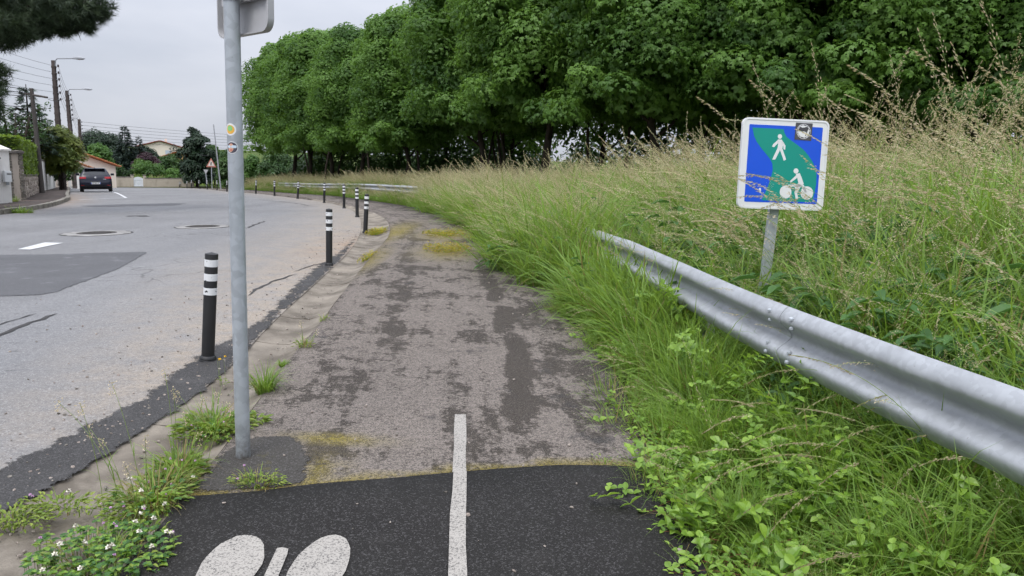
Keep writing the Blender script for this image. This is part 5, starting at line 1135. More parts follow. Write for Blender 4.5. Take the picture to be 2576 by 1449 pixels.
# ================================================================== GRASS, VINES, WEEDS
class GB:
    """ribbons and small leaves with per-vertex tone and height, several materials"""
    def __init__(s): s.V = []; s.F = []; s.r = []; s.h = []; s.m = []
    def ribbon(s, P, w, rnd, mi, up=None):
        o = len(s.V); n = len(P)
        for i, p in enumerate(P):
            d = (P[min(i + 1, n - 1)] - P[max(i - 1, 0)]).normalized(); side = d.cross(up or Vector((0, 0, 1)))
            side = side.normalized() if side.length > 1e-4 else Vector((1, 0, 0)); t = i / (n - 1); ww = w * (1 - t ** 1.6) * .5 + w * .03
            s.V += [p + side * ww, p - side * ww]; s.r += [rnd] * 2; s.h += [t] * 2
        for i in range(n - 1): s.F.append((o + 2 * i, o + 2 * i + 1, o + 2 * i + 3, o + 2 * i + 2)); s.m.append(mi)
    def rod(s, P, r0, r1, rnd, mi):
        o = len(s.V); n = len(P)
        for i, p in enumerate(P):
            d = (P[min(i + 1, n - 1)] - P[max(i - 1, 0)]).normalized(); a = d.orthogonal().normalized(); b = d.cross(a); r = r0 + (r1 - r0) * i / (n - 1)
            for k in range(3): s.V.append(p + (a * math.cos(k * 2.094) + b * math.sin(k * 2.094)) * r); s.r.append(rnd); s.h.append(1)
        for i in range(n - 1):
            for k in range(3): s.F.append((o + 3 * i + k, o + 3 * i + (k + 1) % 3, o + 3 * i + 3 + (k + 1) % 3, o + 3 * i + 3 + k)); s.m.append(mi)
    def kite(s, p, d, l, w, rnd, mi, nrm=None):
        d = d.normalized(); side = d.cross(nrm or Vector((random.uniform(-1, 1), random.uniform(-1, 1), random.uniform(-1, 1)))).normalized(); o = len(s.V)
        s.V += [p, p + d * l * .45 + side * w * .5, p + d * l, p + d * l * .45 - side * w * .5]; s.r += [rnd] * 4; s.h += [1] * 4; s.F.append((o, o + 1, o + 2, o + 3)); s.m.append(mi)
    def leaf(s, p, d, nrm, l, w, rnd, mi, cup=.12, droop=.2):
        d = d.normalized(); sd = d.cross(nrm).normalized(); up = sd.cross(d); o = len(s.V)
        for u, v, h in ((0, 0, 0), (.10, .30, cup * .6), (.32, .5, cup), (.60, .44, cup * .8 - droop * .25), (.83, .22, -droop * .6), (1, 0, -droop), (.83, -.22, -droop * .6), (.60, -.44, cup * .8 - droop * .25), (.32, -.5, cup), (.10, -.30, cup * .6), (.32, 0, -.02), (.60, 0, -droop * .3 - .02)):
            s.V.append(p + d * l * u + sd * w * v + up * l * h); s.r.append(rnd + (.08 if v else 0)); s.h.append(1)
        s.F += [tuple(o + k for k in f) for f in ((0, 1, 2, 10), (0, 10, 8, 9), (2, 3, 11, 10), (10, 11, 7, 8), (3, 4, 5, 11), (11, 5, 6, 7))]; s.m += [mi] * 6
    def ball(s, c, r, rnd, mi):
        for k in range(10):
            z = 1 - 2 * (k + .5) / 10; a = k * 2.4; rr = math.sqrt(1 - z * z); d = Vector((rr * math.cos(a), rr * math.sin(a), z * .8 + .2)); s.kite(c - d * r * .3, d, r * 1.3, r * .9, rnd, mi)
    def mesh(s, name, mats):
        me = bpy.data.meshes.new(name); me.from_pydata([tuple(v) for v in s.V], [], s.F)
        for m in mats: me.materials.append(m)
        me.polygons.foreach_set('material_index', s.m)
        for an, av in (('rnd', s.r), ('h', s.h)): me.attributes.new(an, 'FLOAT', 'POINT').data.foreach_set('value', np.array(av, np.float32))
        me.update(); return me
def arc(base, az, L, bend, n=5, e0=1.45):
    """points of a stem that starts steeply and bends over towards azimuth az"""
    P = [Vector(base)]; e = e0
    for i in range(n): P.append(P[-1] + Vector((math.cos(az) * math.cos(e), math.sin(az) * math.cos(e), math.sin(e))) * (L / n)); e -= bend / n * (1 + i / n)
    return P
MG = [LM['grass'], LM['stem'], LM['seed'], LM['strawy'], LM['vine'], LM['broad'], LM['weed'], LM['moss']]
GR, ST, SE, SW, VI, BR, WE_ = range(7)
U = random.uniform
def clump(n, L, W, spread, bend, straw=.08):
    g = GB()
    for k in range(n):
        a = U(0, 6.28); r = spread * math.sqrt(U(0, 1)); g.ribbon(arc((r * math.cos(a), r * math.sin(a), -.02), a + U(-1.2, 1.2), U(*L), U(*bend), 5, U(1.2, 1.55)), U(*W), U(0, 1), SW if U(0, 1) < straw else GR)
    return g
def panicle(g, P, L, nsp, sp=.014, spread=.03, tone=None):
    """nodding seed head along the upper part of stem points P"""
    tone = U(.15, .85) if tone is None else tone; n = len(P); tot = n - 1
    for k in range(nsp):
        t = (k + U(0, 1)) / nsp; f = tot * (1 - L) + t * tot * L; i = min(n - 2, int(f)); p = P[i].lerp(P[i + 1], f - i); d = (P[i + 1] - P[i]).normalized()
        off = Vector((U(-1, 1), U(-1, 1), U(-1, .4))).normalized() * spread * (1.1 - t) * U(.1, 1); q = p + off + d * U(0, .02)
        g.kite(q, d + off * 14 + Vector((0, 0, -.35)), sp * U(.8, 1.5), sp * .34, min(1, max(0, tone + U(-.25, .25))), SE)
        if spread > .02 and k % 4 == 0: g.ribbon([p, q], .0015, .5, ST)
def stems(n, H, nsp, sp, lean=.9, spread=.03, nb=8):
    g = clump(nb, (.3, .75), (.005, .009), .06, (.5, 1.6))
    for k in range(n):
        a = U(0, 6.28); b = (U(-.07, .07), U(-.07, .07), 0); az = 3.14 + U(-1.9, 1.9); P = arc(b, az, U(*H), U(.25, lean), 10, U(1.35, 1.55)); g.rod(P, .0016, .0008, U(.2, 1), ST); panicle(g, P, U(.2, .32), nsp, sp, spread)
        for j in range(2): i = 2 + 2 * j; g.ribbon(arc(P[i], az + U(-2, 2), U(.15, .3), U(.8, 1.8), 4, 1.2), .006, U(.3, 1), GR)
    return g
def shoot(n, H, l):
    g = GB(); az = U(0, 6.28); P = arc((0, 0, 0), az, H, U(.4, 1.2), 6, U(1.0, 1.5)); g.rod(P, .0022, .001, .3, ST)
    for k in range(n):
        t = (k + .6) / n * 5.9; i = min(5, int(t)); p = P[i].lerp(P[i + 1], t - i)
        for s in (0, 3.14):
            a = az + k * 1.57 + s + U(-.3, .3); d = Vector((math.cos(a), math.sin(a), U(.0, .5))); g.leaf(p, d, Vector((0, 0, 1)) + d * U(-.3, .1), l * U(.65, 1.15) * (1.1 - .5 * k / n), l * .52, U(0, 1) * .6 + .4 * k / n, VI)
    return g
def broadplant(l):
    g = GB()
    for k in range(7):
        az = k * .9 + U(-.3, .3); P = arc((0, 0, 0), az, U(.35, .65), U(.5, 1.2), 6, U(1.0, 1.4)); g.rod(P, .003, .0015, .4, ST)
        for j in (2, 3, 4, 5, 6):
            for s in ((-1, 1) if j < 6 else (0,)):
                a = az + s * 1.0; d = Vector((math.cos(a), math.sin(a), .1)); g.leaf(P[j], d, Vector((0, 0, 1)), l * U(.8, 1.2), l * .38, U(0, 1), BR)
    return g
PROTO = bpy.data.collections.new('plant_prototypes')
def protos(key, gens):
    c = bpy.data.collections.new(key)
    for i, g in enumerate(gens): c.objects.link(bpy.data.objects.new('%s_%02d' % (key, i), g.mesh(key, MG)))
    return c
random.seed(11)
C_A = protos('leafy_grass', [clump(22, (.35, 1.05), (.007, .019), .09, (.25, 1.7), .13) for _ in range(4)])
C_B = protos('flowering_grass', [stems(3, (.95, 1.45), 55, .016) for _ in range(3)] + [stems(3, (.85, 1.35), 80, .011, 1.2, .05) for _ in range(3)])
C_C = protos('short_grass', [clump(34, (.08, .30), (.003, .006), .07, (.5, 1.8), .2) for _ in range(4)])
C_D = protos('leafy_shoot', [shoot(6, U(.14, .30), .058) for _ in range(5)])
C_E = protos('broad_plant', [broadplant(.12) for _ in range(2)])
def fargrass():
    g = clump(16, (.5, 1.0), (.012, .022), .22, (.3, 1.3))
    for k in range(4):
        P = arc((U(-.25, .25), U(-.25, .25), 0), 3.14 + U(-1.2, 1.2), U(.95, 1.35), U(.4, 1.0), 7, U(1.3, 1.5)); g.rod(P, .003, .002, U(0, 1), ST); panicle(g, P, .3, 26, .034, .05)
    return g
C_F = protos('far_grass', [fargrass() for _ in range(5)])
def scatter(name, X, Y, Z, rot, scl, col, label, parent=None):
    n = len(X); nk = len(col.objects); me = bpy.data.meshes.new(name); me.vertices.add(n); me.vertices.foreach_set('co', np.stack([X, Y, Z], 1).astype(np.float32).ravel())
    me.attributes.new('rot', 'FLOAT_VECTOR', 'POINT').data.foreach_set('vector', rot.astype(np.float32).ravel()); me.attributes.new('scl', 'FLOAT', 'POINT').data.foreach_set('value', scl.astype(np.float32))
    me.attributes.new('idx', 'INT', 'POINT').data.foreach_set('value', RNG.integers(0, nk, n).astype(np.int32))
    o = link(bpy.data.objects.new(name, me), parent); t = bpy.data.node_groups.new(name, 'GeometryNodeTree')
    t.interface.new_socket('Geometry', in_out='INPUT', socket_type='NodeSocketGeometry'); t.interface.new_socket('Geometry', in_out='OUTPUT', socket_type='NodeSocketGeometry')
    gi, go = t.nodes.new('NodeGroupInput'), t.nodes.new('NodeGroupOutput'); ip = t.nodes.new('GeometryNodeInstanceOnPoints'); ci = t.nodes.new('GeometryNodeCollectionInfo')
    ci.inputs[0].default_value = col; ci.inputs['Separate Children'].default_value = True; ci.inputs['Reset Children'].default_value = True
    def na(nm_, ty): a = t.nodes.new('GeometryNodeInputNamedAttribute'); a.data_type = ty; a.inputs[0].default_value = nm_; return a.outputs[0]
    L = t.links.new; L(gi.outputs[0], ip.inputs['Points']); L(ci.outputs[0], ip.inputs['Instance']); ip.inputs['Pick Instance'].default_value = True
    L(na('idx', 'INT'), ip.inputs['Instance Index']); e = t.nodes.new('FunctionNodeEulerToRotation'); L(na('rot', 'FLOAT_VECTOR'), e.inputs[0]); L(e.outputs[0], ip.inputs['Rotation']); L(na('scl', 'FLOAT'), ip.inputs['Scale']); L(ip.outputs[0], go.inputs[0])
    md = o.modifiers.new('scatter', 'NODES'); md.node_group = t
    if label: tag(o, label, 'grass', kind='stuff')
    return o
def points(x0, x1, y0, y1, dens, dlo, dhi, keep=None):
    n = int((x1 - x0) * (y1 - y0) * dens); X = RNG.uniform(x0, x1, n); Y = RNG.uniform(y0, y1, n); k = (np.abs(X) < .74 * Y + .9); X, Y = X[k], Y[k]
    d, _ = pdist(X, Y, PATHR[::2]); d = d + .07 * np.sin(Y * 1.9 + .4) + .06 * np.sin(Y * 4.3 + 1) + .04 * np.sin(Y * 9.1); k = (d > dlo) & (d < dhi)
    r, _ = pdist(X, Y, RAILP[::4]); k &= np.abs(r + .02) > .09
    X, Y, d, r = X[k], Y[k], d[k], r[k]
    if keep is not None: k = keep(X, Y, d, r); X, Y, d, r = X[k], Y[k], d[k], r[k]
    return X, Y, d, r
def rots(n, mean=-.12, sd=.13):
    R = np.zeros((n, 3)); R[:, 1] = RNG.normal(mean, sd, n); R[:, 0] = RNG.normal(0, sd, n); return R
def spin(R, full=False):
    R = R.copy(); R[:, 2] = RNG.uniform(-3.14, 3.14, len(R)) if full else RNG.uniform(-.7, .7, len(R)); return R
def sight(X, Y, lim):
    """scale that keeps plants of height h below the line from eye to height lim at the path sign"""
    px = X / Y; w = (px > .285) & (px < .46) & (Y < 6.05); return np.where(w, lim, 9.)
lowfront = lambda X, Y, d, r: np.where(r < 0, 1, 0)
ms = 'tall uncut meadow grass with tan seed heads covering the verge'
# plants are gathered into small turf patches, and the patches are strewn over the verge
def patch(size, items, seed, lean=(-.07, .16)):
    random.seed(seed); G = GB()
    for col, n, (s0, s1), full in items:
        obs = list(col.objects)
        for k in range(n):
            q = random.choice(obs).data; x, y = U(-.5, .5) * size, U(-.5, .5) * size
            Mx = Matrix.Translation((x, y, U(-.05, 0))) @ Matrix.Rotation(random.gauss(*lean), 4, 'Y') @ Matrix.Rotation(random.gauss(0, lean[1]), 4, 'X') @ Matrix.Rotation(U(-3.14, 3.14) if full else random.gauss(0, 1.1), 4, 'Z') @ Matrix.Scale(U(s0, s1), 4)
            o = len(G.V); V = np.empty(len(q.vertices) * 3, np.float32); q.vertices.foreach_get('co', V); V = V.reshape(-1, 3) @ np.array(Mx.to_3x3()).T + np.array(Mx.translation)
            G.V += list(map(tuple, V)); rr = np.empty(len(q.vertices), np.float32); q.attributes['rnd'].data.foreach_get('value', rr); hh = np.empty_like(rr); q.attributes['h'].data.foreach_get('value', hh)
            G.r += list(np.clip(rr * .65 + U(0, .4), 0, 1)); G.h += list(hh); mi = np.empty(len(q.polygons), np.int32); q.polygons.foreach_get('material_index', mi); G.m += list(mi); G.F += [tuple(i + o for i in p.vertices) for p in q.polygons]
    return G
C_N = protos('near_turf', [patch(.45, ((C_A, 15, (.5, 1.2), True), (C_B, 1 + i % 4, (.95, 1.3), False), (C_D, 4, (.9, 1.6), True), (C_E, 1 + i % 2, (.9, 1.4), True)), 50 + i) for i in range(7)])
C_M = protos('middle_turf', [patch(.9, ((C_A, 24, (.7, 1.35), True), (C_B, 8, (.85, 1.2), False), (C_E, i % 2, (.9, 1.3), True)), 60 + i) for i in range(6)])
C_V = protos('verge_turf', [patch(.32, ((C_A, 13, (.55, 1.0), True), (C_C, 6, (.8, 1.4), True), (C_D, 1, (.8, 1.3), True)), 70 + i, (-.22, .18)) for i in range(6)])
C_FT = protos('far_turf', [patch(2.0, ((C_F, 22, (.8, 1.2), False),), 80 + i, (-.1, .12)) for i in range(5)])
C_FV = protos('far_verge_turf', [patch(1.0, ((C_F, 10, (.6, 1.0), True),), 90 + i, (-.1, .12)) for i in range(4)])
C_ED = protos('edge_turf', [patch(.25, ((C_C, 9, (.6, 1.2), True),), 95 + i, (-.15, .2)) for i in range(4)])
def clear(w): return lambda X, Y, d, r: (r > w) | (r < -w)
X, Y, d, r = points(0, 9, 1.5, 10.5, 7.5, .2, 8, lambda X, Y, d, r: r > .20)
s = RNG.uniform(.8, 1.15, len(X)) * np.interp(r, [.2, .6, 1.6, 3], [.6, .9, 1.28, 1.42]) * np.interp(Y, [3, 5], [.85, 1]) * (1 + .12 * np.sin(X * 2.3 + Y * 1.7)); s = np.minimum(s, sight(X, Y, .70)); s = np.where(Y < 3.0, s * .9, s)
scatter('meadow_grass', X, Y, zm(X, Y) - .05, spin(rots(len(X), -.08, .08)), s, C_N, 'tall green grass with tan seed heads behind the near guard rail')
X, Y, d, r = points(-3, 3, 1.6, 11, 28, .12, 3, lambda X, Y, d, r: (r < -.07) & (RNG.random(len(X)) < np.interp(Y, [0, 3, 5, 9], [1, 1, 1, 1])))
s = RNG.uniform(.75, 1.2, len(X)) * np.clip(.45 + .9 * d, .45, 1) * np.interp(Y, [2, 4, 6, 8, 10], [.5, .68, .95, 1.2, 1.35]) * (1 + .45 * np.clip((r + .5) / .4, 0, 1) * np.clip((Y - 3.6) / 1.5, 0, 1)); scatter('verge_grass', X, Y, zm(X, Y) - .06, spin(rots(len(X), -.1, .1), True), s, C_V, 'green grass between the guard rail and the path')
X, Y, d, r = points(0, 4, 1.4, 12, 26, .3, 4, lambda X, Y, d, r: (r > .03) & (r < .55)); scatter('rail_foot_grass', X, Y, zm(X, Y) - .06, spin(rots(len(X), 0, .1), True), RNG.uniform(.55, .85, len(X)), C_V, 'lower grass growing right behind the guard rail')
X, Y, d, r = points(-3, 3, 2.0, 20, 22, .25, 3, lambda X, Y, d, r: (r < -.1) & (RNG.random(len(X)) < np.interp(Y, [0, 3, 5, 9], [.12, .2, .5, 1])))
s = RNG.uniform(.45, .75, len(X)) * np.interp(Y, [2, 4, 7, 10], [.75, .8, 1.0, 1.6]); scatter('verge_seed_grass', X, Y, zm(X, Y) - .05, spin(rots(len(X), -.4, .3)), s, C_B, 'flowering grass stems leaning over the path edge')
X, Y, d, r = points(-3, 3, 1.5, 14, 24, -.05, .6, lambda X, Y, d, r: RNG.random(len(X)) < np.clip(1.1 - d, .2, 1)); scatter('edge_grass', X, Y, zm(X, Y) - .03, spin(rots(len(X), 0, .1), True), RNG.uniform(.6, 1.2, len(X)), C_ED, 'short grass along the edge of the path')
X, Y, d, r = points(-4, 3, 8.5, 27, 6, .18, 1.8, lambda X, Y, d, r: r < -.02); scatter('verge_tall_grass', X, Y, zm(X, Y) - .05, spin(rots(len(X), -.1, .1)), RNG.uniform(1.1, 1.35, len(X)) * np.clip(.8 + .7 * d, .8, 1) * np.interp(Y, [8.5, 10.5, 20, 27], [.75, 1, 1.0, .7]), C_M, 'tall grass hiding the guard rail along the bend')
# leafy shoots
def shoots_keep(X, Y, d, r): nz_ = np.sin(Y * 2.1 + 1) + np.sin(Y * .9 + X * 2) * .8; return (RNG.random(len(X)) < np.clip(.5 + .4 * nz_, .1, 1) * np.interp(Y, [2, 4.2, 5.5, 12], [1.6, 1.3, .6, .5]))
X, Y, d, r = points(-2, 3, 1.6, 12, 190, -.08, .95, lambda X, Y, d, r: shoots_keep(X, Y, d, r) & (r < -.1)); s = RNG.uniform(.6, 1.3, len(X)) * np.interp(Y, [2, 5, 10], [1.0, .95, 1.1]); scatter('leafy_ground_cover', X, Y, zm(X, Y) - .02 + np.clip(d, 0, .6) * .3 * RNG.random(len(X)), spin(rots(len(X), -.2, .3), True), s, C_D, 'bright green leafy ground cover along the path edge')
X, Y, d, r = points(-4, 7, 4.3, 18, 2.2, .35, 6, lambda X, Y, d, r: np.abs(r) > .25); scatter('broad_leaf_plants', X, Y, zm(X, Y) + .1, spin(rots(len(X), -.05, .15), True), RNG.uniform(.75, 1.2, len(X)), C_E, 'dark broad leaved plants in the meadow')
X, Y, d, r = points(0, 3, 2.6, 9, 26, .3, 3, lambda X, Y, d, r: (r < -.05) & (r > -.4)); scatter('rail_climbing_weeds', X, Y, zm(X, Y) + RNG.uniform(.15, .5, len(X)) * np.interp(Y, [2.6, 4.5], [.4, 1]), spin(rots(len(X), -.2, .3), True), RNG.uniform(.8, 1.5, len(X)), C_D, 'leafy weeds reaching up in front of the guard rail')
# middle distance and far meadow
X, Y, d, r = points(-9, 17, 10, 23, 2.1, .30, 12, lambda X, Y, d, r: (np.abs(r) > .25) | (Y > 12)); s = RNG.uniform(.85, 1.2, len(X)) * np.clip(.5 + .5 * d, .5, 1) * (1 + .38 * np.clip((d - 1) / 3, 0, 1) * np.clip((24 - Y) / 12, 0, 1)); scatter('meadow_grass', X, Y, zm(X, Y) - .05, spin(rots(len(X), -.04, .06)), s, C_M, 'flowering meadow grass in the middle distance')
X, Y, d, r = points(-34, 24, 21, 80, .55, .6, 16); s = RNG.uniform(.85, 1.12, len(X)) * np.clip(.5 + .3 * d, .5, 1); scatter('far_meadow_grass', X, Y, zm(X, Y) - .06, spin(rots(len(X), -.03, .05)), s, C_FT, ms)
X, Y, d, r = points(-34, 10, 12, 80, 3.0, .1, 1.5); scatter('far_verge_grass', X, Y, zm(X, Y) - .06, spin(rots(len(X), -.03, .05), True), RNG.uniform(.4, .6, len(X)) * np.interp(Y, [12, 24, 30], [1.6, 1.6, 1.05]), C_FV, 'lower grass along the far edge of the path')
# rough grass at the foot of the far walls, on the lawn and the left kerb
def stuff_pts(name, X, Y, s, col, label, dz=-.03): X, Y = np.array(X), np.array(Y); scatter(name, X, Y, zg(X, Y) + dz, spin(rots(len(X), 0, .15), True), s, col, label)
t = RNG.random(260); stuff_pts('wall_foot_grass', (FA[0] + (FD[0] - FA[0]) * t)[:90], (FA[1] + (FD[1] - FA[1]) * t - .4 - RNG.random(260) * 1.2)[:90], RNG.uniform(.15, .32, 90), C_FV, 'strip of grass at the foot of the far garden wall', -.1)
n = 160; stuff_pts('lawn_grass', RNG.uniform(-66, -36, n), RNG.uniform(103, 128, n), RNG.uniform(.4, .7, n), C_FT, 'rough lawn beyond the far wall', -.1)

# ---- long seed heads that cross in front of the sign and above the grass, and bent over the corner
random.seed(5)
g = GB(); base0 = np.array((1.9, 5.0))
def tall(x, y, z0, L, az, bend, e0, nsp=90, sp=.017, spread=.022, pl=.26, tone=None):
    P = arc((x, y, z0), az, L, bend, 14, e0); g.rod(P, .0022, .001, U(.3, .9), ST); panicle(g, P, pl, nsp, sp, spread, tone)
for x, y, L, az, bend, e0 in ((2.75, 5.3, 2.05, 3.05, 1.3, 1.50), (2.65, 5.2, 1.95, 3.1, 1.4, 1.5), (2.5, 5.3, 1.85, 3.0, 1.1, 1.5), (2.55, 5.0, 1.75, 3.05, 1.0, 1.5), (2.2, 5.2, 1.6, 3.3, 1.2, 1.5), (2.1, 5.4, 1.5, 2.9, 1.0, 1.5), (2.4, 5.5, 1.55, 2.8, .8, 1.5), (2.05, 5.2, 1.4, 3.4, .9, 1.52), (2.25, 5.4, 1.45, 3.0, 1.0, 1.52), (2.0, 5.3, 1.3, 3.2, .8, 1.5),
                            (3.05, 5.2, 2.25, 3.1, 1.7, 1.45), (3.6, 5.4, 2.25, 2.9, .8, 1.45), (3.4, 5.3, 2.0, 3.2, 1.0, 1.4), (3.0, 5.6, 1.85, 2.7, .5, 1.5), (3.7, 5.0, 1.9, 3.0, 1.2, 1.4), (3.3, 4.6, 1.75, 3.2, 1.1, 1.4), (2.9, 4.9, 1.7, 3.1, .9, 1.45), (1.45, 8.0, 1.75, 2.9, .7, 1.5), (1.3, 7.5, 1.65, 3.3, .8, 1.5), (1.7, 7.8, 1.7, 3.0, .9, 1.45), (2.6, 7.6, 1.75, 3.0, .8, 1.5), (2.2, 8.2, 1.7, 3.1, .6, 1.5)) + tuple((U(1.5, 3.1), U(7.4, 10), U(1.55, 1.95), 3.1 + U(-.4, .4), U(.5, 1.2), 1.48) for _ in range(26)) + tuple((U(2.9, 4.6), U(5.2, 7), U(1.6, 2.1), 3.1 + U(-.4, .4), U(.6, 1.3), 1.45) for _ in range(16)):
    tall(x, y, float(zm(x, y)) - .05, L, az, bend, e0, 130 if L > 1.2 else 90)
link(bpy.data.objects.new('tall_seed_heads', g.mesh('tall_seed_heads', MG))); tag(bpy.data.objects['tall_seed_heads'], 'longest tan seed heads standing above the meadow and across the sign', 'grass', kind='stuff')
g = GB()
for k in range(34):
    x = U(1.35, 2.3); y = U(1.9, 3.6); 
    if x > .70 * y + .4: continue
    tall(x, y, float(zm(x, y)) + U(0, .12), U(.55, .95), 3.14 + U(-.55, .45), U(.7, 1.3), U(.6, 1.15), 95, .011, .010, .3, U(.0, .45))
for k in range(16):
    y = U(3.0, 8.0); x = U(.95, 1.25); tall(x, y, float(zm(x, y)), U(.4, .75), 3.14 + U(-.5, .5), U(.8, 1.5), U(.6, 1.2), 80, .010, .012, .3, U(.1, .7))
link(bpy.data.objects.new('nodding_seed_heads', g.mesh('nodding_seed_heads', MG))); tag(bpy.data.objects['nodding_seed_heads'], 'brown seed heads bent over the leaves in the near right corner', 'grass', kind='stuff')
# ---- vines creeping onto the asphalt
g = GB()
redstem = leafmat('red_vine_stems', (.10, .03, .022), (.22, .10, .05), .05)
for k in range(120):
    y = 1.9 + 2.5 * random.random() ** 1.1; x = U(.80, 1.55); ln = U(.25, .60) if k % 4 else U(.5, .85); az = 3.14 + U(-.5, .5); P = [Vector((x, y, float(zm(x, y)) + U(.0, .10)))]
    lim = U(.56, .70) + (.04 if y > 3.2 else 0)
    for j in range(int(ln / .045)):
        az += U(-.25, .25); q = P[-1] + Vector((math.cos(az), math.sin(az), 0)) * .045
        if q.x < lim: break
        q.z = max(float(zg(q.x, q.y)) + PZ + .012 + .008 * math.sin(j), P[-1].z - .012); P.append(q)
    if len(P) < 4: continue
    g.rod(P, .0020, .0010, U(0, 1), 8)
    for j, p in enumerate(P[1:-1]):
        for s in (-1, 1):
            if U(0, 1) < .12: continue
            t = j / len(P); d = Vector((math.cos(az + s * U(.7, 1.5)), math.sin(az + s * U(.7, 1.5)), U(.1, .7))); nrm = Vector((U(-.4, .4), U(-.4, .4), 1)); l = U(.030, .055) * (1.1 - .5 * t); g.leaf(p, d, nrm, l, l * .58, U(0, .75) + .25 * t, VI)
    g.leaf(P[-1], P[-1] - P[-2] + Vector((0, 0, .02)), Vector((0, 0, 1)), .025, .012, 1, VI)
link(bpy.data.objects.new('creeping_vines', g.mesh('creeping_vines', MG + [redstem]))); tag(bpy.data.objects['creeping_vines'], 'creeping vines with red stems spreading onto the dark asphalt', 'vine', kind='stuff')

# ---- weeds in the joint between gutter and path
white_fl, pink_fl, yel_fl = plain('clover_white', (.72, .68, .58), .8), plain('pink_petals', (.60, .36, .58), .8), plain('yellow_petals', (.80, .50, .03), .8)
def weed(name, label, px, rad, blades=0, bl=(.1, .25), leaves=0, ll=.03, straw=.1, clover=0, white=0, pink=0, yellow=0, stalks=0, sh=(.3, .5), dz=PZ, stretch=(1, 1), seed=0, cat='weed', rosette=0, bw=(.003, .006), lm=6, sm=3):
    random.seed(seed + 100); x, y = at(*px, dz) if not isinstance(px, Vector) else (px.x, px.y); o = empty(name, (x, y, float(zg(x, y)) + dz - .015)); tag(o, label, cat); g = GB()
    def rp(): a, r = U(0, 6.28), rad * math.sqrt(U(0, 1)); return Vector((r * math.cos(a) * stretch[0], r * math.sin(a) * stretch[1], 0)), a
    for k in range(blades): p, a = rp(); g.ribbon(arc(p * .6, a + U(-.5, .5), U(*bl), U(.4, 1.7), 5, U(.9, 1.5)), U(*bw), U(0, 1), sm if U(0, 1) < straw else GR)
    for k in range(leaves):
        p, a = rp(); h = U(.0, .05) + rad * .15 * U(0, 1); d = Vector((math.cos(a), math.sin(a), U(0, .8))); g.leaf(p + Vector((0, 0, h)), d, Vector((U(-.4, .4), U(-.4, .4), 1)), ll * U(.6, 1.3), ll * U(.25, .5), U(0, 1), lm if U(0, 1) < .8 else WE_)
    for k in range(clover):
        p, a = rp(); h = U(.02, .075); g.rod([p, p + Vector((0, 0, h))], .001, .001, .5, ST)
        for j in range(3): b = a + j * 2.09; g.leaf(p + Vector((0, 0, h)), Vector((math.cos(b), math.sin(b), .12)), Vector((0, 0, 1)), .018, .018, U(0, .7), BR if U(0, 1) < .55 else VI)
    for k in range(rosette):
        a = k * 2.4; d = Vector((math.cos(a), math.sin(a), U(.15, .6))); g.leaf(Vector((0, 0, .02)), d, Vector((0, 0, 1)), U(.10, .16), .028, U(0, 1), VI)
    for k in range(stalks):
        p, a = rp(); P = arc(p, a, U(*sh), U(.1, .5), 6, U(1.3, 1.55)); g.rod(P, .0017, .001, U(.2, 1), ST)
        for j in range(26): q = P[-1] + Vector((U(-.014, .014), U(-.014, .014), U(-.05, .012))); g.kite(q, Vector((U(-1, 1), U(-1, 1), U(.2, 1))), .010, .005, U(.3, 1), SE)
        g.ribbon(arc(P[2], a + U(-2, 2), U(.08, .16), U(.6, 1.4), 4, 1.2), .005, U(.3, 1), GR)
    link(bpy.data.objects.new('foliage', g.mesh('foliage', MG)), o)
    for cnt, mt, r_, nm_, hh in ((white, white_fl, .012, 'white_flower', (.07, .13)), (pink, pink_fl, .0065, 'pink_flower', (.05, .12)), (yellow, yel_fl, .010, 'yellow_flower', (.16, .2))):
        for k in range(cnt):
            p, a = rp(); h = U(*hh); f = GB(); f.rod([Vector((0, 0, 0)), Vector((U(-.02, .02), U(-.02, .02), h))], .0012, .001, .6, 1); f.ball(Vector((0, 0, h + .004)), r_, .5, 0)
            fo = link(bpy.data.objects.new(nm_, f.mesh(nm_, [mt, LM['stem']])), o); fo.location = p
weed('clover_patch', 'clover patch with white flower heads at the bottom left', (262, 1412), .25, 130, (.04, .16), 160, .03, .45, 330, 15, 6, 0, seed=1, stretch=(1.05, .85), cat='clover', dz=.02)
weed('weed_clump', 'yellowing weed clump with tall seeding stalks left of the pole foot', (385, 1265), .21, 300, (.06, .22), 380, .035, .55, 60, 5, 8, 0, 9, (.28, .55), seed=2, stretch=(.75, 1.25), dz=.02, rosette=10)
weed('weed_clump', 'bright green leafy weed with upright blades before the pole', (452, 1192), .13, 180, (.09, .24), 160, .045, .25, 0, 0, 5, 0, 5, (.3, .5), seed=3, dz=.02, rosette=14)
weed('weed_clump', 'large green weed clump with small pink flowers directly behind the pole', (540, 1085), .20, 220, (.08, .26), 330, .045, .25, 30, 0, 8, 0, 3, (.15, .3), seed=4, stretch=(1, 1.1), dz=.02, rosette=16)
weed('weed_clump', 'small yellow green weed on the asphalt right of the pole foot', (650, 1222), .10, 90, (.04, .12), 200, .02, .4, 0, 0, 2, 0, seed=5, stretch=(1.3, .6))
weed('grass_tuft', 'arching pale green grass tuft just right of the pole', (664, 985), .085, 170, (.12, .26), 0, .03, .12, seed=6, dz=.03, cat='grass', bw=(.004, .008))
weed('grass_tuft', 'small dark green cushion of fine grass in the gutter joint', (712, 917), .045, 110, (.03, .07), 0, .03, .0, seed=7, dz=.03, cat='grass')
weed('grass_tuft', 'grass tuft with dry straw in the joint behind the cushion of grass', (766, 872), .09, 80, (.05, .16), 30, .03, .45, 0, 0, 0, 0, 2, (.15, .3), seed=8, stretch=(.8, 1.2), dz=.03, cat='grass')
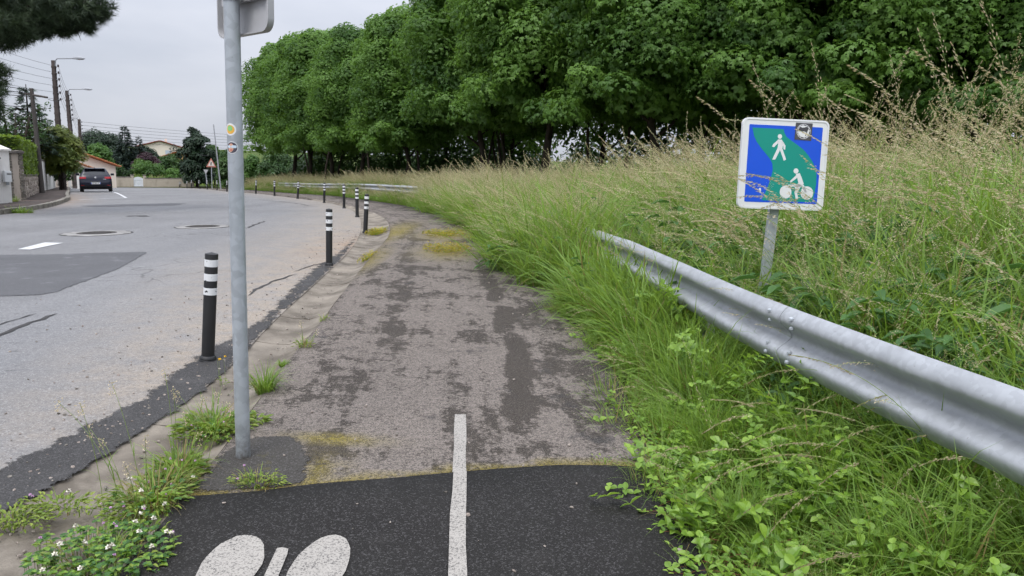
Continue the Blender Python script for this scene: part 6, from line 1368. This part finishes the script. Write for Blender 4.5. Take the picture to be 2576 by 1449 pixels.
weed('grass_tuft', 'thin grass tuft in the path joint midway to the second bollard', (814, 805), .08, 50, (.04, .10), 20, .02, .4, seed=9, stretch=(.5, 1.4), dz=.03, cat='grass')
weed('weed_clump', 'dark rosette with a reddish leaf at the right of the pole', (645, 1062), .06, 6, (.05, .1), 40, .045, .2, seed=10, dz=.03)
weed('weed_clump', 'flat leafy weed growing from the dark strip at the lower left', (165, 1282), .15, 20, (.05, .12), 260, .028, .2, 0, 1, 2, 0, seed=11, stretch=(1.4, .5), dz=.005)
weed('weed_clump', 'pale yellow green weed at the left edge of the picture', (42, 1318), .12, 40, (.04, .1), 260, .025, .3, 0, 0, 2, 0, seed=12, stretch=(1.2, .7), dz=.0)
weed('flowering_weed', 'thin weed with a yellow flower beside the nearest bollard', (560, 965), .03, 4, (.05, .1), 8, .03, .1, 0, 0, 0, 3, seed=13, dz=.0)
weed('grass_tuft', 'long yellow green moss and grass strip at the third bollard', (948, 585), .32, 420, (.04, .13), 500, .04, .5, lm=7, sm=7, seed=14, stretch=(.55, 2.6), dz=.0, cat='grass', bw=(.006, .012))
weed('grass_tuft', 'yellow green grass strip in the gutter joint near the second bollard', (925, 648), .22, 120, (.03, .08), 260, .03, .6, lm=7, sm=7, seed=15, stretch=(.3, 3.2), dz=.02, cat='grass', bw=(.006, .012))
weed('moss_patch', 'larger yellow moss patch on the middle of the path', (1125, 628), .40, 900, (.02, .06), 900, .035, .75, seed=16, stretch=(1.0, 1.9), cat='moss', bw=(.006, .012), lm=7, sm=7)
weed('moss_patch', 'smaller yellow green moss patch further along the path', (1115, 590), .38, 600, (.03, .08), 700, .04, .6, seed=17, stretch=(1.1, 1.9), cat='moss', bw=(.006, .012), lm=7, sm=7)
weed('moss_patch', 'thin green moss patch beside the verge on the path', (1190, 600), .28, 120, (.03, .07), 120, .03, .3, seed=18, stretch=(1.0, 2.2), cat='moss', bw=(.006, .012), lm=7, sm=7)
weed('grass_tuft', 'tiny grass tuft on the asphalt seam at the right', (1520, 1166), .06, 60, (.02, .06), 20, .015, .4, seed=19, stretch=(1.4, .5), cat='grass')
weed('grass_tuft', 'bright grass tuft growing at the left kerb', (52, 536), .42, 240, (.12, .32), 0, .03, .05, seed=20, stretch=(1.5, .5), dz=.0, cat='grass', bw=(.012, .02))
weed('grass_tuft', 'grass tuft at the foot of the white wall on the far left', (28, 508), .3, 140, (.12, .35), 0, .03, .1, seed=22, stretch=(1.4, .5), dz=.1, cat='grass', bw=(.012, .02))
# ---- loose stones and grit
def pebble(r, seed):
    g = GB(); rs = random.Random(seed); bm = bmesh.new(); bmesh.ops.create_icosphere(bm, subdivisions=1, radius=r)
    for v in bm.verts: v.co *= rs.uniform(.7, 1.2); v.co.z *= .55
    me = bpy.data.meshes.new('pebble'); bm.to_mesh(me); bm.free(); me.materials.append(M['rub'] if seed % 3 else M['stone']); return me
C_P = bpy.data.collections.new('pebbles')
for i in range(6): C_P.objects.link(bpy.data.objects.new('pebble_%d' % i, pebble(.01, i)))
n = 1500; t = RNG.random(n); yy = 2.2 + 14 * t ** 1.8; xx = np.interp(yy, GUTL[:, 1], GUTL[:, 0]) - np.abs(RNG.normal(size=n)) * .55 + .3
X = np.concatenate([xx, RNG.uniform(-1.3, .7, 160), RNG.uniform(-5, -2, 250)]); Y = np.concatenate([yy, RNG.uniform(2.3, 10, 160), RNG.uniform(3, 8, 250)])
onp = pdist(X, Y, PATHL[::2])[0] > 0
scatter('loose_gravel', X, Y, zg(X, Y) + np.where(onp, PZ + .008, np.where(pdist(X, Y, GUTL[::2])[0] > 0, -.022, .005)), spin(rots(len(X), 0, .4), True), RNG.uniform(.15, 1.0, len(X)) ** 2 * 1.1 + .1, C_P, 'loose gravel and grit along the road edge')
bpy.data.objects['loose_gravel']['category'] = 'gravel'
for o in [o for o in bpy.data.objects if o.name.startswith('camera')]: pass
